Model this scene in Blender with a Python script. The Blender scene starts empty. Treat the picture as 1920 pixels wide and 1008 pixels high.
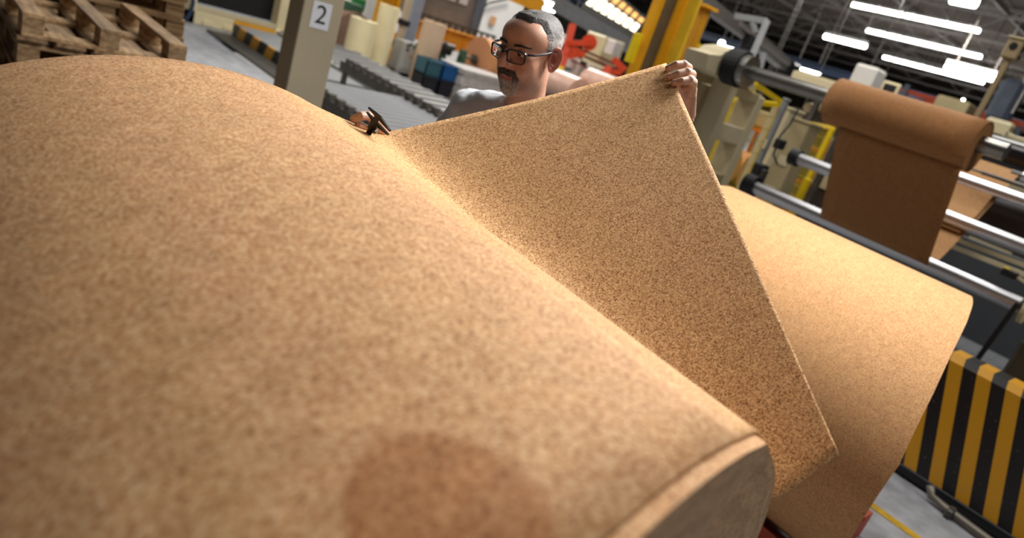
import bpy, bmesh, math, random
import numpy as np
from mathutils import Vector, Matrix, Euler
rnd = random.Random(7)
SC = bpy.context.scene
COL = SC.collection
HC = 1.75                                    # camera height above the floor

# ------------------------------------------------------------------ camera
FPX, ROLL, PITCH, YAW = 1280.0, math.radians(19.1), math.radians(19.1), math.radians(45.9)
def _cam_axes():
    cr, sr = math.cos(ROLL), math.sin(ROLL)
    cp, sp = math.cos(PITCH), math.sin(PITCH)
    cy, sy = math.cos(YAW), math.sin(YAW)
    up, fw, rt = Vector((0, -cp, -sp)), Vector((0, -sp, cp)), Vector((1, 0, 0))
    Lv, Dv = cy*fw - sy*rt, sy*fw + cy*rt
    rr = lambda v: Vector((cr*v.x - sr*v.y, sr*v.x + cr*v.y, v.z))
    return rr(Dv), rr(Lv), rr(up)            # world X, Y, Z seen in (right, down, forward)
AX, AY, AZ = _cam_axes()
RIGHT = Vector((AX.x, AY.x, AZ.x)); DOWN = Vector((AX.y, AY.y, AZ.y)); FWD = Vector((AX.z, AY.z, AZ.z))
EYE = Vector((0, 0, HC))
cam = bpy.data.cameras.new('camera'); cam_ob = bpy.data.objects.new('camera', cam); COL.objects.link(cam_ob)
m = Matrix((RIGHT, -DOWN, -FWD)).transposed().to_4x4(); m.translation = EYE
cam_ob.matrix_world = m
cam.sensor_width = 36; cam.lens = FPX/1920*36; cam.clip_start = 0.02; cam.clip_end = 300
cam.dof.use_dof = True; cam.dof.focus_distance = 1.38; cam.dof.aperture_fstop = 2.8
SC.camera = cam_ob

# ------------------------------------------------------------------ world, lights, exposure
SC.view_settings.view_transform = 'Standard'; SC.view_settings.look = 'None'
SC.view_settings.gamma = 1; SC.view_settings.use_curve_mapping = False
SC.view_settings.exposure = 0.0
w = bpy.data.worlds.new('hall_daylight'); SC.world = w; w.use_nodes = True
w.node_tree.nodes['Background'].inputs[0].default_value = (0.95, 0.97, 1.0, 1)
w.node_tree.nodes['Background'].inputs[1].default_value = 0.04
def area(name, loc, size, sy, power, color=(1, .97, .92), target=None):
    l = bpy.data.lights.new(name, 'AREA'); l.shape = 'RECTANGLE'; l.size = size; l.size_y = sy
    l.energy = power; l.color = color
    o = bpy.data.objects.new(name, l); COL.objects.link(o); o.location = loc
    t = Vector(target) if target else Vector((loc[0], loc[1], 0))
    o.rotation_euler = (t - Vector(loc)).to_track_quat('-Z', 'Y').to_euler()
    return o
area('work_lamp', (2.5, 1.1, 3.05), .6, .6, 100, (1, .965, .925), (1.0, 1.05, 1.2))
for i, (x, y, p) in enumerate([(5, 9, 260), (9, 3.5, 260), (12, 14, 620), (4, 15, 300), (24, 10, 1300), (22, 26, 1100), (3.4, -2.5, 165), (45, 15, 3000), (4.4, 3.4, 160), (2.2, 8.5, 70)]):
    area('hall_fill.%03d' % i, (x, y, 6.4), 2.4, 2.4, p)  # unseen overhead fill; some added to brighten barrier, gantry and shirt

# ------------------------------------------------------------------ helpers
def ray(x, y):
    return RIGHT*(x-960) + DOWN*(y-504) + FWD*FPX
def Q(x, y, dep=None, l=None, d=None, h=None):
    """world point on the sight line of a place in the photograph, at a depth, a plane or a height"""
    r = ray(x, y)
    t = dep/FPX if dep is not None else l/r.y if l is not None else d/r.x if d is not None else (h-HC)/r.z
    return EYE + r*t
def lin(h):
    h = h.lstrip('#'); c = [int(h[i:i+2], 16)/255 for i in (0, 2, 4)]
    return [((v+.055)/1.055)**2.4 if v > .04045 else v/12.92 for v in c]
MATS = {}
def mat(name, col, rough=.55, metal=0., var=.12, scale=5., bump=0., emit=0., spec=.4):
    if name in MATS: return MATS[name]
    mt = bpy.data.materials.new(name); mt.use_nodes = True; nt = mt.node_tree; N = nt.nodes; Lk = nt.links
    b = N['Principled BSDF']; c = lin(col)
    b.inputs['Roughness'].default_value = rough; b.inputs['Metallic'].default_value = metal
    b.inputs['Specular IOR Level'].default_value = spec
    if emit:
        b.inputs['Base Color'].default_value = (*c, 1); b.inputs['Emission Color'].default_value = (*c, 1)
        b.inputs['Emission Strength'].default_value = emit
    else:
        tc = N.new('ShaderNodeTexCoord'); nz = N.new('ShaderNodeTexNoise'); nz.inputs['Scale'].default_value = scale
        nz.inputs['Detail'].default_value = 5; nz.inputs['Roughness'].default_value = .62
        rp = N.new('ShaderNodeValToRGB'); rp.color_ramp.elements[0].position = .3; rp.color_ramp.elements[1].position = .7
        rp.color_ramp.elements[0].color = (*[v*(1-var) for v in c], 1)
        rp.color_ramp.elements[1].color = (*[min(1, v*(1+var)) for v in c], 1)
        Lk.new(tc.outputs['Object'], nz.inputs['Vector']); Lk.new(nz.outputs['Fac'], rp.inputs['Fac'])
        Lk.new(rp.outputs['Color'], b.inputs['Base Color'])
        if bump:
            bp = N.new('ShaderNodeBump'); bp.inputs['Strength'].default_value = bump; bp.inputs['Distance'].default_value = .01
            Lk.new(nz.outputs['Fac'], bp.inputs['Height']); Lk.new(bp.outputs['Normal'], b.inputs['Normal'])
    MATS[name] = mt
    return mt
class MB:
    """collects shapes; build() links them as one mesh object"""
    def __init__(s): s.bm = bmesh.new()
    def box(s, c, size, rot=None, bev=0.):
        r = bmesh.ops.create_cube(s.bm, size=1.0); vs = r['verts']
        M4 = Matrix.LocRotScale(Vector(c), rot, Vector(size))
        bmesh.ops.transform(s.bm, matrix=M4, verts=vs)
        if bev:
            es = list({e for v in vs for e in v.link_edges})
            bmesh.ops.bevel(s.bm, geom=es, offset=bev, segments=1, affect='EDGES', profile=.5)
        return s
    def bar(s, a, b, w, h=None, up=(0, 0, 1), bev=0.):
        a, b = Vector(a), Vector(b); d = b-a; y = d.normalized(); x = y.cross(Vector(up))
        if x.length < 1e-4: x = Vector((1, 0, 0))
        x.normalize(); z = x.cross(y)
        return s.box((a+b)/2, (w, d.length, h or w), Matrix((x, y, z)).transposed().to_quaternion(), bev)
    def cyl(s, a, b, r, r2=None, n=16, caps=True):
        a, b = Vector(a), Vector(b); d = b-a
        q = d.to_track_quat('Z', 'Y')
        bmesh.ops.create_cone(s.bm, cap_ends=caps, segments=n, radius1=r, radius2=r if r2 is None else r2, depth=d.length,
                              matrix=Matrix.LocRotScale((a+b)/2, q, None))
        return s
    def tube(s, pts, radii, n=10, caps=True, sx=1.0):
        pts = [Vector(p) for p in pts]
        if not hasattr(radii, '__len__'): radii = [radii]*len(pts)
        rings = []; ref = None
        for i, p in enumerate(pts):
            t = (pts[min(i+1, len(pts)-1)]-pts[max(i-1, 0)]).normalized()
            if ref is None: ref = t.orthogonal().normalized()
            u = (ref - t*ref.dot(t)).normalized(); ref = u; v = t.cross(u)
            rings.append([s.bm.verts.new(p + (u*math.cos(k*2*math.pi/n) + v*math.sin(k*2*math.pi/n)*sx)*radii[i]) for k in range(n)])
        for a, b in zip(rings, rings[1:]):
            for k in range(n): s.bm.faces.new((a[k], a[(k+1) % n], b[(k+1) % n], b[k]))
        if caps:
            s.bm.faces.new(rings[0][::-1]); s.bm.faces.new(rings[-1])
        return s
    def ball(s, c, r, rot=None, u=16, v=10):
        rr = Vector(r) if hasattr(r, '__len__') else Vector((r, r, r))
        bmesh.ops.create_uvsphere(s.bm, u_segments=u, v_segments=v, radius=1.0, matrix=Matrix.LocRotScale(Vector(c), rot, rr))
        return s
    def prism(s, poly, off):
        off = Vector(off); a = [s.bm.verts.new(Vector(p)) for p in poly]; b = [s.bm.verts.new(Vector(p)+off) for p in poly]
        n = len(a); s.bm.faces.new(a[::-1]); s.bm.faces.new(b)
        for k in range(n): s.bm.faces.new((a[k], a[(k+1) % n], b[(k+1) % n], b[k]))
        return s
    def grid(s, rows):
        vs = [[s.bm.verts.new(Vector(p)) for p in r] for r in rows]
        for a, b in zip(vs, vs[1:]):
            for k in range(len(a)-1): s.bm.faces.new((a[k], a[k+1], b[k+1], b[k]))
        return s
    def build(s, name, m, parent=None, smooth=False, kind=None):
        bmesh.ops.recalc_face_normals(s.bm, faces=s.bm.faces)
        me = bpy.data.meshes.new(name); s.bm.to_mesh(me); s.bm.free()
        for mm in (m if isinstance(m, (list, tuple)) else [m]): me.materials.append(mm)
        if smooth:
            for p in me.polygons: p.use_smooth = True
        o = bpy.data.objects.new(name, me); COL.objects.link(o)
        if parent: attach(o, parent)
        if kind: o['kind'] = kind
        return o
def attach(o, parent):
    """keeps the child where it was modelled (world coordinates)"""
    o.parent = parent
    o.matrix_parent_inverse = world_of(parent).inverted()
def world_of(o):
    W = Matrix.LocRotScale(o.location, o.rotation_euler, o.scale)
    return W if o.parent is None else world_of(o.parent) @ o.matrix_parent_inverse @ W
def tag(o, label=None, cat=None, group=None, kind=None):
    if label: o['label'] = label
    if cat: o['category'] = cat
    if group: o['group'] = group
    if kind: o['kind'] = kind
    return o
def thing(name, label, cat, loc=(0, 0, 0), group=None, rz=0.):
    o = bpy.data.objects.new(name, None); COL.objects.link(o); o.empty_display_size = .1
    o.location = loc; o.rotation_euler = (0, 0, rz)
    return tag(o, label, cat, group)
def copy_tree(o, loc=None, rz=None, parent=None, label=None):
    c = o.copy(); COL.objects.link(c)
    if parent: c.parent = parent
    if loc is not None: c.location = loc
    if rz is not None: c.rotation_euler = (0, 0, rz)
    if label: c['label'] = label
    for ch in list(o.children): copy_tree(ch, parent=c)
    return c
def smooth_by_angle(o, a=35):
    for p in o.data.polygons: p.use_smooth = True
    try: o.data.set_sharp_from_angle(angle=math.radians(a))
    except Exception: pass
    return o

# ------------------------------------------------------------------ materials
YEL = mat('yellow_paint', 'd99a12', .45, var=.14, scale=3)
YELD = mat('dark_yellow_paint', 'b98212', .5, var=.2, scale=3)
YELB = mat('bright_yellow_paint', 'e0c010', .45, var=.12)
CREAM = mat('cream_paint', 'c9bd9c', .5, var=.08, scale=2)
CREAML = mat('light_cream_paint', 'dccfa8', .5, var=.06, scale=2)
KHAKI = mat('khaki_paint', 'a69873', .55, var=.12, scale=2)
STEEL = mat('brushed_steel', 'c8c8ca', .3, 1., var=.1, scale=9)
DSTEEL = mat('dark_steel', '55534f', .45, .6, var=.25, scale=6)
BLACK = mat('black_paint', '15151a', .5, var=.2)
DARK = mat('dark_machine', '2a2621', .6, var=.3, scale=3)
GREYP = mat('grey_paint', '86888a', .55, var=.12, scale=3)
BLUEG = mat('blue_grey_paint', '5a6472', .55, var=.15)
ORANGE = mat('orange_paint', 'd2601a', .5, var=.12)
REDO = mat('red_orange_paint', 'd8441c', .5, var=.15)
GREEN = mat("machine_green", "3a5a44", .5, var=.2)
WHITE = mat('white_enamel', 'e4e2dc', .5, var=.05)
TUBE = mat('lit_tube', 'ffffff', emit=14)
PANE = mat('sunlit_pane', 'fff0d0', emit=3.2)
RUBBER = mat('black_rubber', '101012', .7, var=.2)

def wood(name, c1, c2):
    mt = bpy.data.materials.new(name); mt.use_nodes = True; nt = mt.node_tree; N = nt.nodes; Lk = nt.links
    b = N['Principled BSDF']; b.inputs['Roughness'].default_value = .75
    tc = N.new('ShaderNodeTexCoord'); mp = N.new('ShaderNodeMapping'); mp.inputs['Scale'].default_value = (22, 3, 30)
    oi = N.new('ShaderNodeObjectInfo'); nz = N.new('ShaderNodeTexNoise'); nz.inputs['Scale'].default_value = 1.2; nz.inputs['Detail'].default_value = 5
    ad = N.new('ShaderNodeVectorMath'); ad.operation = 'ADD'
    rp = N.new('ShaderNodeValToRGB'); rp.color_ramp.elements[0].color = (*lin(c1), 1); rp.color_ramp.elements[1].color = (*lin(c2), 1)
    rp.color_ramp.elements[0].position = .3; rp.color_ramp.elements[1].position = .75
    hs = N.new('ShaderNodeHueSaturation'); mr = N.new('ShaderNodeMapRange'); mr.inputs['To Min'].default_value = .65; mr.inputs['To Max'].default_value = 1.15
    Lk.new(tc.outputs['Object'], mp.inputs['Vector']); Lk.new(mp.outputs['Vector'], ad.inputs[0]); Lk.new(oi.outputs['Random'], ad.inputs[1])
    Lk.new(ad.outputs[0], nz.inputs['Vector']); Lk.new(nz.outputs['Fac'], rp.inputs['Fac'])
    Lk.new(oi.outputs['Random'], mr.inputs['Value']); Lk.new(mr.outputs[0], hs.inputs['Value']); Lk.new(rp.outputs['Color'], hs.inputs['Color'])
    Lk.new(hs.outputs['Color'], b.inputs['Base Color'])
    return mt
WOOD = wood('pallet_wood', '7a5a38', 'c8a67a')
WOODG = wood('weathered_wood', '8d7c62', 'c4ae8a')

def cork(name, dark, mid, light, cell, contrast=1., round_mark=None, mottle=.12, rings=None, rough=.8):
    mt = bpy.data.materials.new(name); mt.use_nodes = True; nt = mt.node_tree; N = nt.nodes; Lk = nt.links
    b = N['Principled BSDF']; b.inputs['Roughness'].default_value = rough; b.inputs['Specular IOR Level'].default_value = .25
    tc = N.new('ShaderNodeTexCoord')
    vo = N.new('ShaderNodeTexVoronoi'); vo.inputs['Scale'].default_value = 1/cell; vo.inputs['Randomness'].default_value = 1
    n1 = N.new('ShaderNodeTexNoise'); n1.inputs['Scale'].default_value = .45/cell; n1.inputs['Detail'].default_value = 3
    n2 = N.new('ShaderNodeTexNoise'); n2.inputs['Scale'].default_value = 28; n2.inputs['Detail'].default_value = 4
    sp = N.new('ShaderNodeSeparateColor')
    Lk.new(tc.outputs['Object'], vo.inputs['Vector']); Lk.new(tc.outputs['Object'], n1.inputs['Vector']); Lk.new(tc.outputs['Object'], n2.inputs['Vector'])
    Lk.new(vo.outputs['Color'], sp.inputs['Color'])
    mx = N.new('ShaderNodeMath'); mx.operation = 'MULTIPLY_ADD'; mx.inputs[1].default_value = .55
    ml = N.new('ShaderNodeMath'); ml.operation = 'MULTIPLY'; ml.inputs[1].default_value = .45
    Lk.new(n1.outputs['Fac'], ml.inputs[0]); Lk.new(sp.outputs[0], mx.inputs[0]); Lk.new(ml.outputs[0], mx.inputs[2])
    rp = N.new('ShaderNodeValToRGB'); e = rp.color_ramp.elements
    M_, D_, L_ = lin(mid), lin(dark), lin(light)
    mixc = lambda a: [M_[i]+(a[i]-M_[i])*contrast for i in range(3)]
    e[0].position = .16; e[0].color = (*mixc(D_), 1); e[1].position = .86; e[1].color = (*mixc(L_), 1)
    k = e.new(.42); k.color = (*M_, 1); k = e.new(.62); k.color = (*mixc([M_[i]*.6+L_[i]*.4 for i in range(3)]), 1)
    Lk.new(mx.outputs[0], rp.inputs['Fac'])
    mr = N.new('ShaderNodeMapRange'); mr.inputs['From Min'].default_value = .3; mr.inputs['From Max'].default_value = .7
    mr.inputs['To Min'].default_value = 1-mottle; mr.inputs['To Max'].default_value = 1+mottle
    Lk.new(n2.outputs['Fac'], mr.inputs['Value'])
    vm = N.new('ShaderNodeVectorMath'); vm.operation = 'SCALE'
    Lk.new(rp.outputs['Color'], vm.inputs[0]); Lk.new(mr.outputs[0], vm.inputs['Scale'])
    out = vm.outputs[0]
    if round_mark:                                            # a round darker, redder mark on the cork, in the place's own coordinates
        (ctr, u, ru, v, rv) = round_mark
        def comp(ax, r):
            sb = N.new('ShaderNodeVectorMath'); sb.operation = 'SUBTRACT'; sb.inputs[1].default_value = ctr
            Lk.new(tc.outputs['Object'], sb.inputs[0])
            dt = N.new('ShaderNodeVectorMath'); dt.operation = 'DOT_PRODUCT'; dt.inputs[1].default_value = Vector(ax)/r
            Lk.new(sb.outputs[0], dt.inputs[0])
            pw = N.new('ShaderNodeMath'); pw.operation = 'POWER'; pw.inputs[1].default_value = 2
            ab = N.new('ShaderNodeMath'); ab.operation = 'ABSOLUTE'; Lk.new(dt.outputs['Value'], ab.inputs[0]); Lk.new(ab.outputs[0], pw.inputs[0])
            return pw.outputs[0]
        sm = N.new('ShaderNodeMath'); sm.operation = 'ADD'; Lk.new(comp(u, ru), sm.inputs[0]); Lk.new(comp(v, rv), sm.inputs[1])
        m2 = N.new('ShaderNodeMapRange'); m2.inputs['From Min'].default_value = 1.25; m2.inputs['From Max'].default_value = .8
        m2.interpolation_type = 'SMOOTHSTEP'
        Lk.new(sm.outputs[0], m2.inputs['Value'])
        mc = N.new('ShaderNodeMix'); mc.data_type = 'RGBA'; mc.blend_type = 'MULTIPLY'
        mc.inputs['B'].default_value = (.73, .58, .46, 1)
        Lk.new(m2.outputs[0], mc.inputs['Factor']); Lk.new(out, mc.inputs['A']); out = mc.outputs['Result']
    if rings:                                            # wound layers on a roll's end
        ctr, per = rings
        sb = N.new('ShaderNodeVectorMath'); sb.operation = 'SUBTRACT'; sb.inputs[1].default_value = ctr
        Lk.new(tc.outputs['Object'], sb.inputs[0])
        ms = N.new('ShaderNodeVectorMath'); ms.operation = 'MULTIPLY'; ms.inputs[1].default_value = (1, 0, 1)
        Lk.new(sb.outputs[0], ms.inputs[0])
        ln = N.new('ShaderNodeVectorMath'); ln.operation = 'LENGTH'; Lk.new(ms.outputs[0], ln.inputs[0])
        n3 = N.new('ShaderNodeTexNoise'); n3.inputs['Scale'].default_value = 7; Lk.new(tc.outputs['Object'], n3.inputs['Vector'])
        ma = N.new('ShaderNodeMath'); ma.operation = 'MULTIPLY_ADD'; ma.inputs[1].default_value = .07
        Lk.new(n3.outputs['Fac'], ma.inputs[0]); Lk.new(ln.outputs['Value'], ma.inputs[2])
        n4 = N.new('ShaderNodeTexNoise'); n4.noise_dimensions = '1D'; n4.inputs['Scale'].default_value = 1/per; n4.inputs['Detail'].default_value = 3
        Lk.new(ma.outputs[0], n4.inputs['W'])
        mr3 = N.new('ShaderNodeMapRange'); mr3.inputs['From Min'].default_value = .3; mr3.inputs['From Max'].default_value = .7
        mr3.inputs['To Min'].default_value = .86; mr3.inputs['To Max'].default_value = 1.06
        Lk.new(n4.outputs['Fac'], mr3.inputs['Value'])
        v3 = N.new('ShaderNodeVectorMath'); v3.operation = 'SCALE'; Lk.new(out, v3.inputs[0]); Lk.new(mr3.outputs[0], v3.inputs['Scale']); out = v3.outputs[0]
    Lk.new(out, b.inputs['Base Color'])
    bp = N.new('ShaderNodeBump'); bp.inputs['Strength'].default_value = .25; bp.inputs['Distance'].default_value = .002
    Lk.new(sp.outputs[1], bp.inputs['Height']); Lk.new(bp.outputs['Normal'], b.inputs['Normal'])
    return mt

# ------------------------------------------------------------------ the hall
def floor_mat():
    mt = bpy.data.materials.new('worn_concrete'); mt.use_nodes = True; nt = mt.node_tree; N = nt.nodes; Lk = nt.links
    b = N['Principled BSDF']; b.inputs['Roughness'].default_value = .55
    tc = N.new('ShaderNodeTexCoord'); mp = N.new('ShaderNodeMapping'); mp.inputs['Scale'].default_value = (1, .55, 1)
    n1 = N.new('ShaderNodeTexNoise'); n1.inputs['Scale'].default_value = .9; n1.inputs['Detail'].default_value = 7; n1.inputs['Roughness'].default_value = .65
    n2 = N.new('ShaderNodeTexNoise'); n2.inputs['Scale'].default_value = 8; n2.inputs['Detail'].default_value = 6
    r = N.new('ShaderNodeValToRGB'); e = r.color_ramp.elements
    e[0].position = .3; e[0].color = (*lin('72747a'), 1); e[1].position = .7; e[1].color = (*lin('a9abb0'), 1)
    mx = N.new('ShaderNodeMix'); mx.data_type = 'RGBA'; mx.blend_type = 'MULTIPLY'; mx.inputs['Factor'].default_value = .5
    r2 = N.new('ShaderNodeValToRGB'); r2.color_ramp.elements[0].color = (.45, .44, .42, 1); r2.color_ramp.elements[0].position = .35; r2.color_ramp.elements[1].position = .6
    Lk.new(tc.outputs['Object'], mp.inputs[0]); Lk.new(mp.outputs[0], n1.inputs['Vector']); Lk.new(tc.outputs['Object'], n2.inputs['Vector'])
    Lk.new(n1.outputs['Fac'], r.inputs['Fac']); Lk.new(n2.outputs['Fac'], r2.inputs['Fac'])
    Lk.new(r.outputs['Color'], mx.inputs['A']); Lk.new(r2.outputs['Color'], mx.inputs['B']); Lk.new(mx.outputs['Result'], b.inputs['Base Color'])
    mr = N.new('ShaderNodeMapRange'); mr.inputs['To Min'].default_value = .35; mr.inputs['To Max'].default_value = .7
    Lk.new(n1.outputs['Fac'], mr.inputs['Value']); Lk.new(mr.outputs[0], b.inputs['Roughness'])
    return mt
MB().box((34, 18, -.05), (86, 68, .1)).build('floor', floor_mat(), kind='structure')
ROOF = mat('dark_roof_sheet', '63574c', .8, var=.2, scale=1.2)
ROOFB = mat('roof_steel', '98918a', .6, .2, var=.2)
CZ = HC+6.6
MB().box((38, 18, CZ+.1), (78, 68, .1)).build('ceiling', ROOF, kind='structure')
MB().box((77, 18, 4), (.2, 68, 8.8)).build('wall_right', mat('far_wall', '4a463f', .8, var=.2, scale=.5), kind='structure')
MB().box((38, 52, 4), (78, .2, 8.8)).build('wall_back', mat('back_wall', '6b665c', .8, var=.2, scale=.5), kind='structure')

# ------------------------------------------------------------------ the two big cork rolls and the sheet
def W(l, d, z): return Vector((d, l, HC+z))
RR, RC_D, RC_Z, RYAW = .66, .364, -.898, .034
def roll_pt(s, th, r=RR):
    t = math.radians(th); c, n = math.cos(t)*r, math.sin(t)*r
    return W(s*math.cos(RYAW) - c*math.sin(RYAW), RC_D + s*math.sin(RYAW) + c*math.cos(RYAW), RC_Z + n)
def interp(tab, x):
    xs, ys = zip(*tab); return float(np.interp(x, xs, ys))
NEAR = [(-90, .40), (-40, .44), (10, .45), (20, .443), (30, .4286), (35, .418), (40, .408), (45, .3965), (50, .3855), (54, .379), (58, .375), (62, .357), (66, .336), (70, .315), (73, .2995), (76, .288), (80, .271), (84, .255), (88, .239), (92, .223), (96, .206), (103, .185), (130, .17), (180, .22), (230, .33), (270, .40)]
FARS = 1.25
MARK_C = roll_pt(.300*RR, 102.6)
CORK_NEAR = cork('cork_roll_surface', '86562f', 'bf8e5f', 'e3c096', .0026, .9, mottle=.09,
                 round_mark=(MARK_C, (0, 1, 0), .067, (.98, 0, -.2), .050))
CORK_END = cork('cork_roll_end', '8a6a4c', 'c29c76', 'd4b08a', .004, .7, mottle=.1, rings=((.37, 0, HC-.95), .02))
CORK_SHEET = cork('cork_sheet_surface', '70431f', 'c4935f', 'f0cb99', .0020, 1.0, mottle=.05)
CORK_FAR = cork('cork_far_surface', '80532f', 'b6885a', 'd6b184', .0024, .8, mottle=.06)
CORK_WEB = cork('cork_web_surface', '734623', '9f6f42', 'bb895a', .003, .8, mottle=.05)

def wound_roll(name, label, near, fars, pt, m_side, m_end, r, core):
    root = thing(name, label, 'cork roll', pt(.5, -90))
    mean = sum(interp(near, -90+360*i/36) for i in range(36))/36*r
    NT, NS = 144, 24
    ths = [-90+360*i/NT for i in range(NT)]
    mb = MB(); bm = mb.bm
    rows = []
    for th in ths:
        s0 = interp(near, th)*r
        rows.append([bm.verts.new(pt(s0+(fars-s0)*k/NS, th, r)) for k in range(NS+1)])
    for i in range(NT):
        a, b = rows[i], rows[(i+1) % NT]
        for k in range(NS): bm.faces.new((a[k], b[k], b[k+1], a[k+1]))
    mb.build('wound_cork', m_side, root, smooth=True)
    for nm, sf in (('end_face', lambda th: interp(near, th)*r), ('end_face', lambda th: fars)):
        mb = MB(); bm = mb.bm; prev = None
        for q in range(9):
            f = .18 + .82*q/8
            smean = mean if sf(0) != fars else fars
            ring = [bm.verts.new(pt(smean*(1-f)+sf(th)*f, th, r*f*.9995)) for th in ths]
            if prev:
                for i in range(NT): bm.faces.new((prev[i], prev[(i+1) % NT], ring[(i+1) % NT], ring[i]))
            prev = ring
        mb.build(nm, m_end, root, smooth=True)
    a, b = pt(mean-.004, 0, 0), pt(fars+.01, 0, 0)
    mb = MB(); bm = mb.bm; rings = []
    for (s, rr) in ((a, .12), (b, .12), (b, .10), (a, .10)):
        dirv = (b-a).normalized(); u = Vector((dirv.y, -dirv.x, 0)); v = Vector((0, 0, 1))
        rings.append([bm.verts.new(s+u*math.cos(k*math.pi/16)*rr+v*math.sin(k*math.pi/16)*rr) for k in range(32)])
    for i in range(4):
        A, B = rings[i], rings[(i+1) % 4]
        for k in range(32): bm.faces.new((A[k], A[(k+1) % 32], B[(k+1) % 32], B[k]))
    mb.build('cardboard_core', mat('cardboard', '9a7a52', .8), root, smooth=False)
    return root
near_roll = wound_roll('cork_roll', 'huge roll of cork with a darker round mark, filling the foreground', NEAR, FARS, roll_pt, CORK_NEAR, CORK_END, RR, .1)
# the outermost turn of cork, set back a little from the roll's end
mb = MB(); bm = mb.bm; rows_o = []
for i in range(61):
    th = 76 + (200-76)*i/60
    s0 = interp(NEAR, th)*RR + .013
    rows_o.append([roll_pt(s0 + (FARS-.002-s0)*k/16, th, RR+.0045) for k in range(17)])
mb.grid(rows_o)
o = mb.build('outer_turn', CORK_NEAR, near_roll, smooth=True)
sol = o.modifiers.new('thick', 'SOLIDIFY'); sol.thickness = .004; sol.offset = -1

# the sheet: leaves the roll, sags and is lifted by its far corner
C1 = Q(1249, 119, dep=1.55); C0 = Q(1573, 850, dep=.95)
def catmull(P, t):
    n = len(P)-1; x = min(max(t, 0), .99999)*n; i = int(x); f = x-i
    p0 = P[max(i-1, 0)]; p1 = P[i]; p2 = P[i+1]; p3 = P[min(i+2, n)]
    return .5*((2*p1) + (p2-p0)*f + (2*p0-5*p1+4*p2-p3)*f*f + (3*p1-p0-3*p2+p3)*f**3)
P0 = Vector()
EDGE_L = [P0, P0, P0, P0, Q(692, 243, dep=1.44), Q(738, 245, dep=1.485), Q(830, 226, dep=1.515), Q(1000, 187, dep=1.535), Q(1130, 153, dep=1.545), C1]
q0 = .375*RR
EDGE_R = [P0, P0, P0, P0, Q(1424, 912, dep=.90), Q(1440, 926, dep=.925), Q(1456, 932, dep=.935), Q(1490, 912, dep=.94), Q(1530, 882, dep=.945), C0]
NU, NV = 60, 72
rows_s = []
for i in range(NU+1):
    u = i/NU
    row = []
    P = [a.lerp(b, u) for a, b in zip(EDGE_R, EDGE_L)]
    # first two stations stay on the roll
    for q in range(4):
        th = 84 + (56+15*u-84)*q/3
        P[q] = roll_pt((interp(NEAR, th)*RR+.013)*(1-u)+(FARS-.002)*u, th, RR+(.0012, .003, .003, .003)[q])
    for j in range(NV+1):
        row.append(catmull(P, j/NV))
    rows_s.append(row)
mb = MB(); mb.grid(rows_s)
sheet = mb.build('cork_sheet', CORK_SHEET, smooth=True)
sol = sheet.modifiers.new('thick', 'SOLIDIFY'); sol.thickness = .003; sol.offset = 0
tag(sheet, 'speckled cork sheet lifted off the big roll and held up by the man', 'cork sheet')

FR, FD, FZ = .6, 3.0, -1.0
def far_pt(s, th, r=FR):
    t = math.radians(th); return W(s, FD+math.cos(t)*r, FZ+math.sin(t)*r)
FNEAR = [(-90, 1.1), (-40, 1.42), (0, 1.52), (30, 1.45), (60, 1.22), (83, 1.02), (100, .93), (115, .86), (146, .745), (170, .68), (203, .70), (240, .85), (270, 1.1)]
far_roll = wound_roll('cork_roll', 'big cork roll behind the lifted sheet, next to the striped barrier', FNEAR, 1.72, far_pt, CORK_FAR, CORK_END, FR, .1)

# what the rolls stand on
def cradle(name, label, cx, cy, lx, ly, h, m):
    r = thing(name, label, 'pallet', (cx, cy, 0))
    for i in range(5):
        MB().box((cx-lx/2+.06+i*(lx-.12)/4, cy, h-.012), (.11, ly, .024), bev=.003).build('deck_board', m, r)
    for i in range(3):
        MB().box((cx, cy-ly/2+.05+i*(ly-.1)/2, h/2-.012), (lx, .1, h-.026), bev=.003).build('bearer', m, r)
    for s in (-1, 1):
        MB().prism([(cx+s*.42, cy-ly/2+.02, h), (cx+s*.20, cy-ly/2+.02, h), (cx+s*.42, cy-ly/2+.02, h+.10)], (0, ly-.04, 0)).build('wedge', m, r)
    return r
cradle('roll_pallet', 'dark pallet with wedges under the huge foreground roll', RC_D+.02, .74, 1.1, 1.0, .185, WOOD)
cradle('roll_pallet', 'red orange pallet sticking out under the far cork roll', 3.02, 1.15, 1.10, 1.12, .145, mat('red_pallet_paint', 'b0503a', .6, var=.2))

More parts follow.
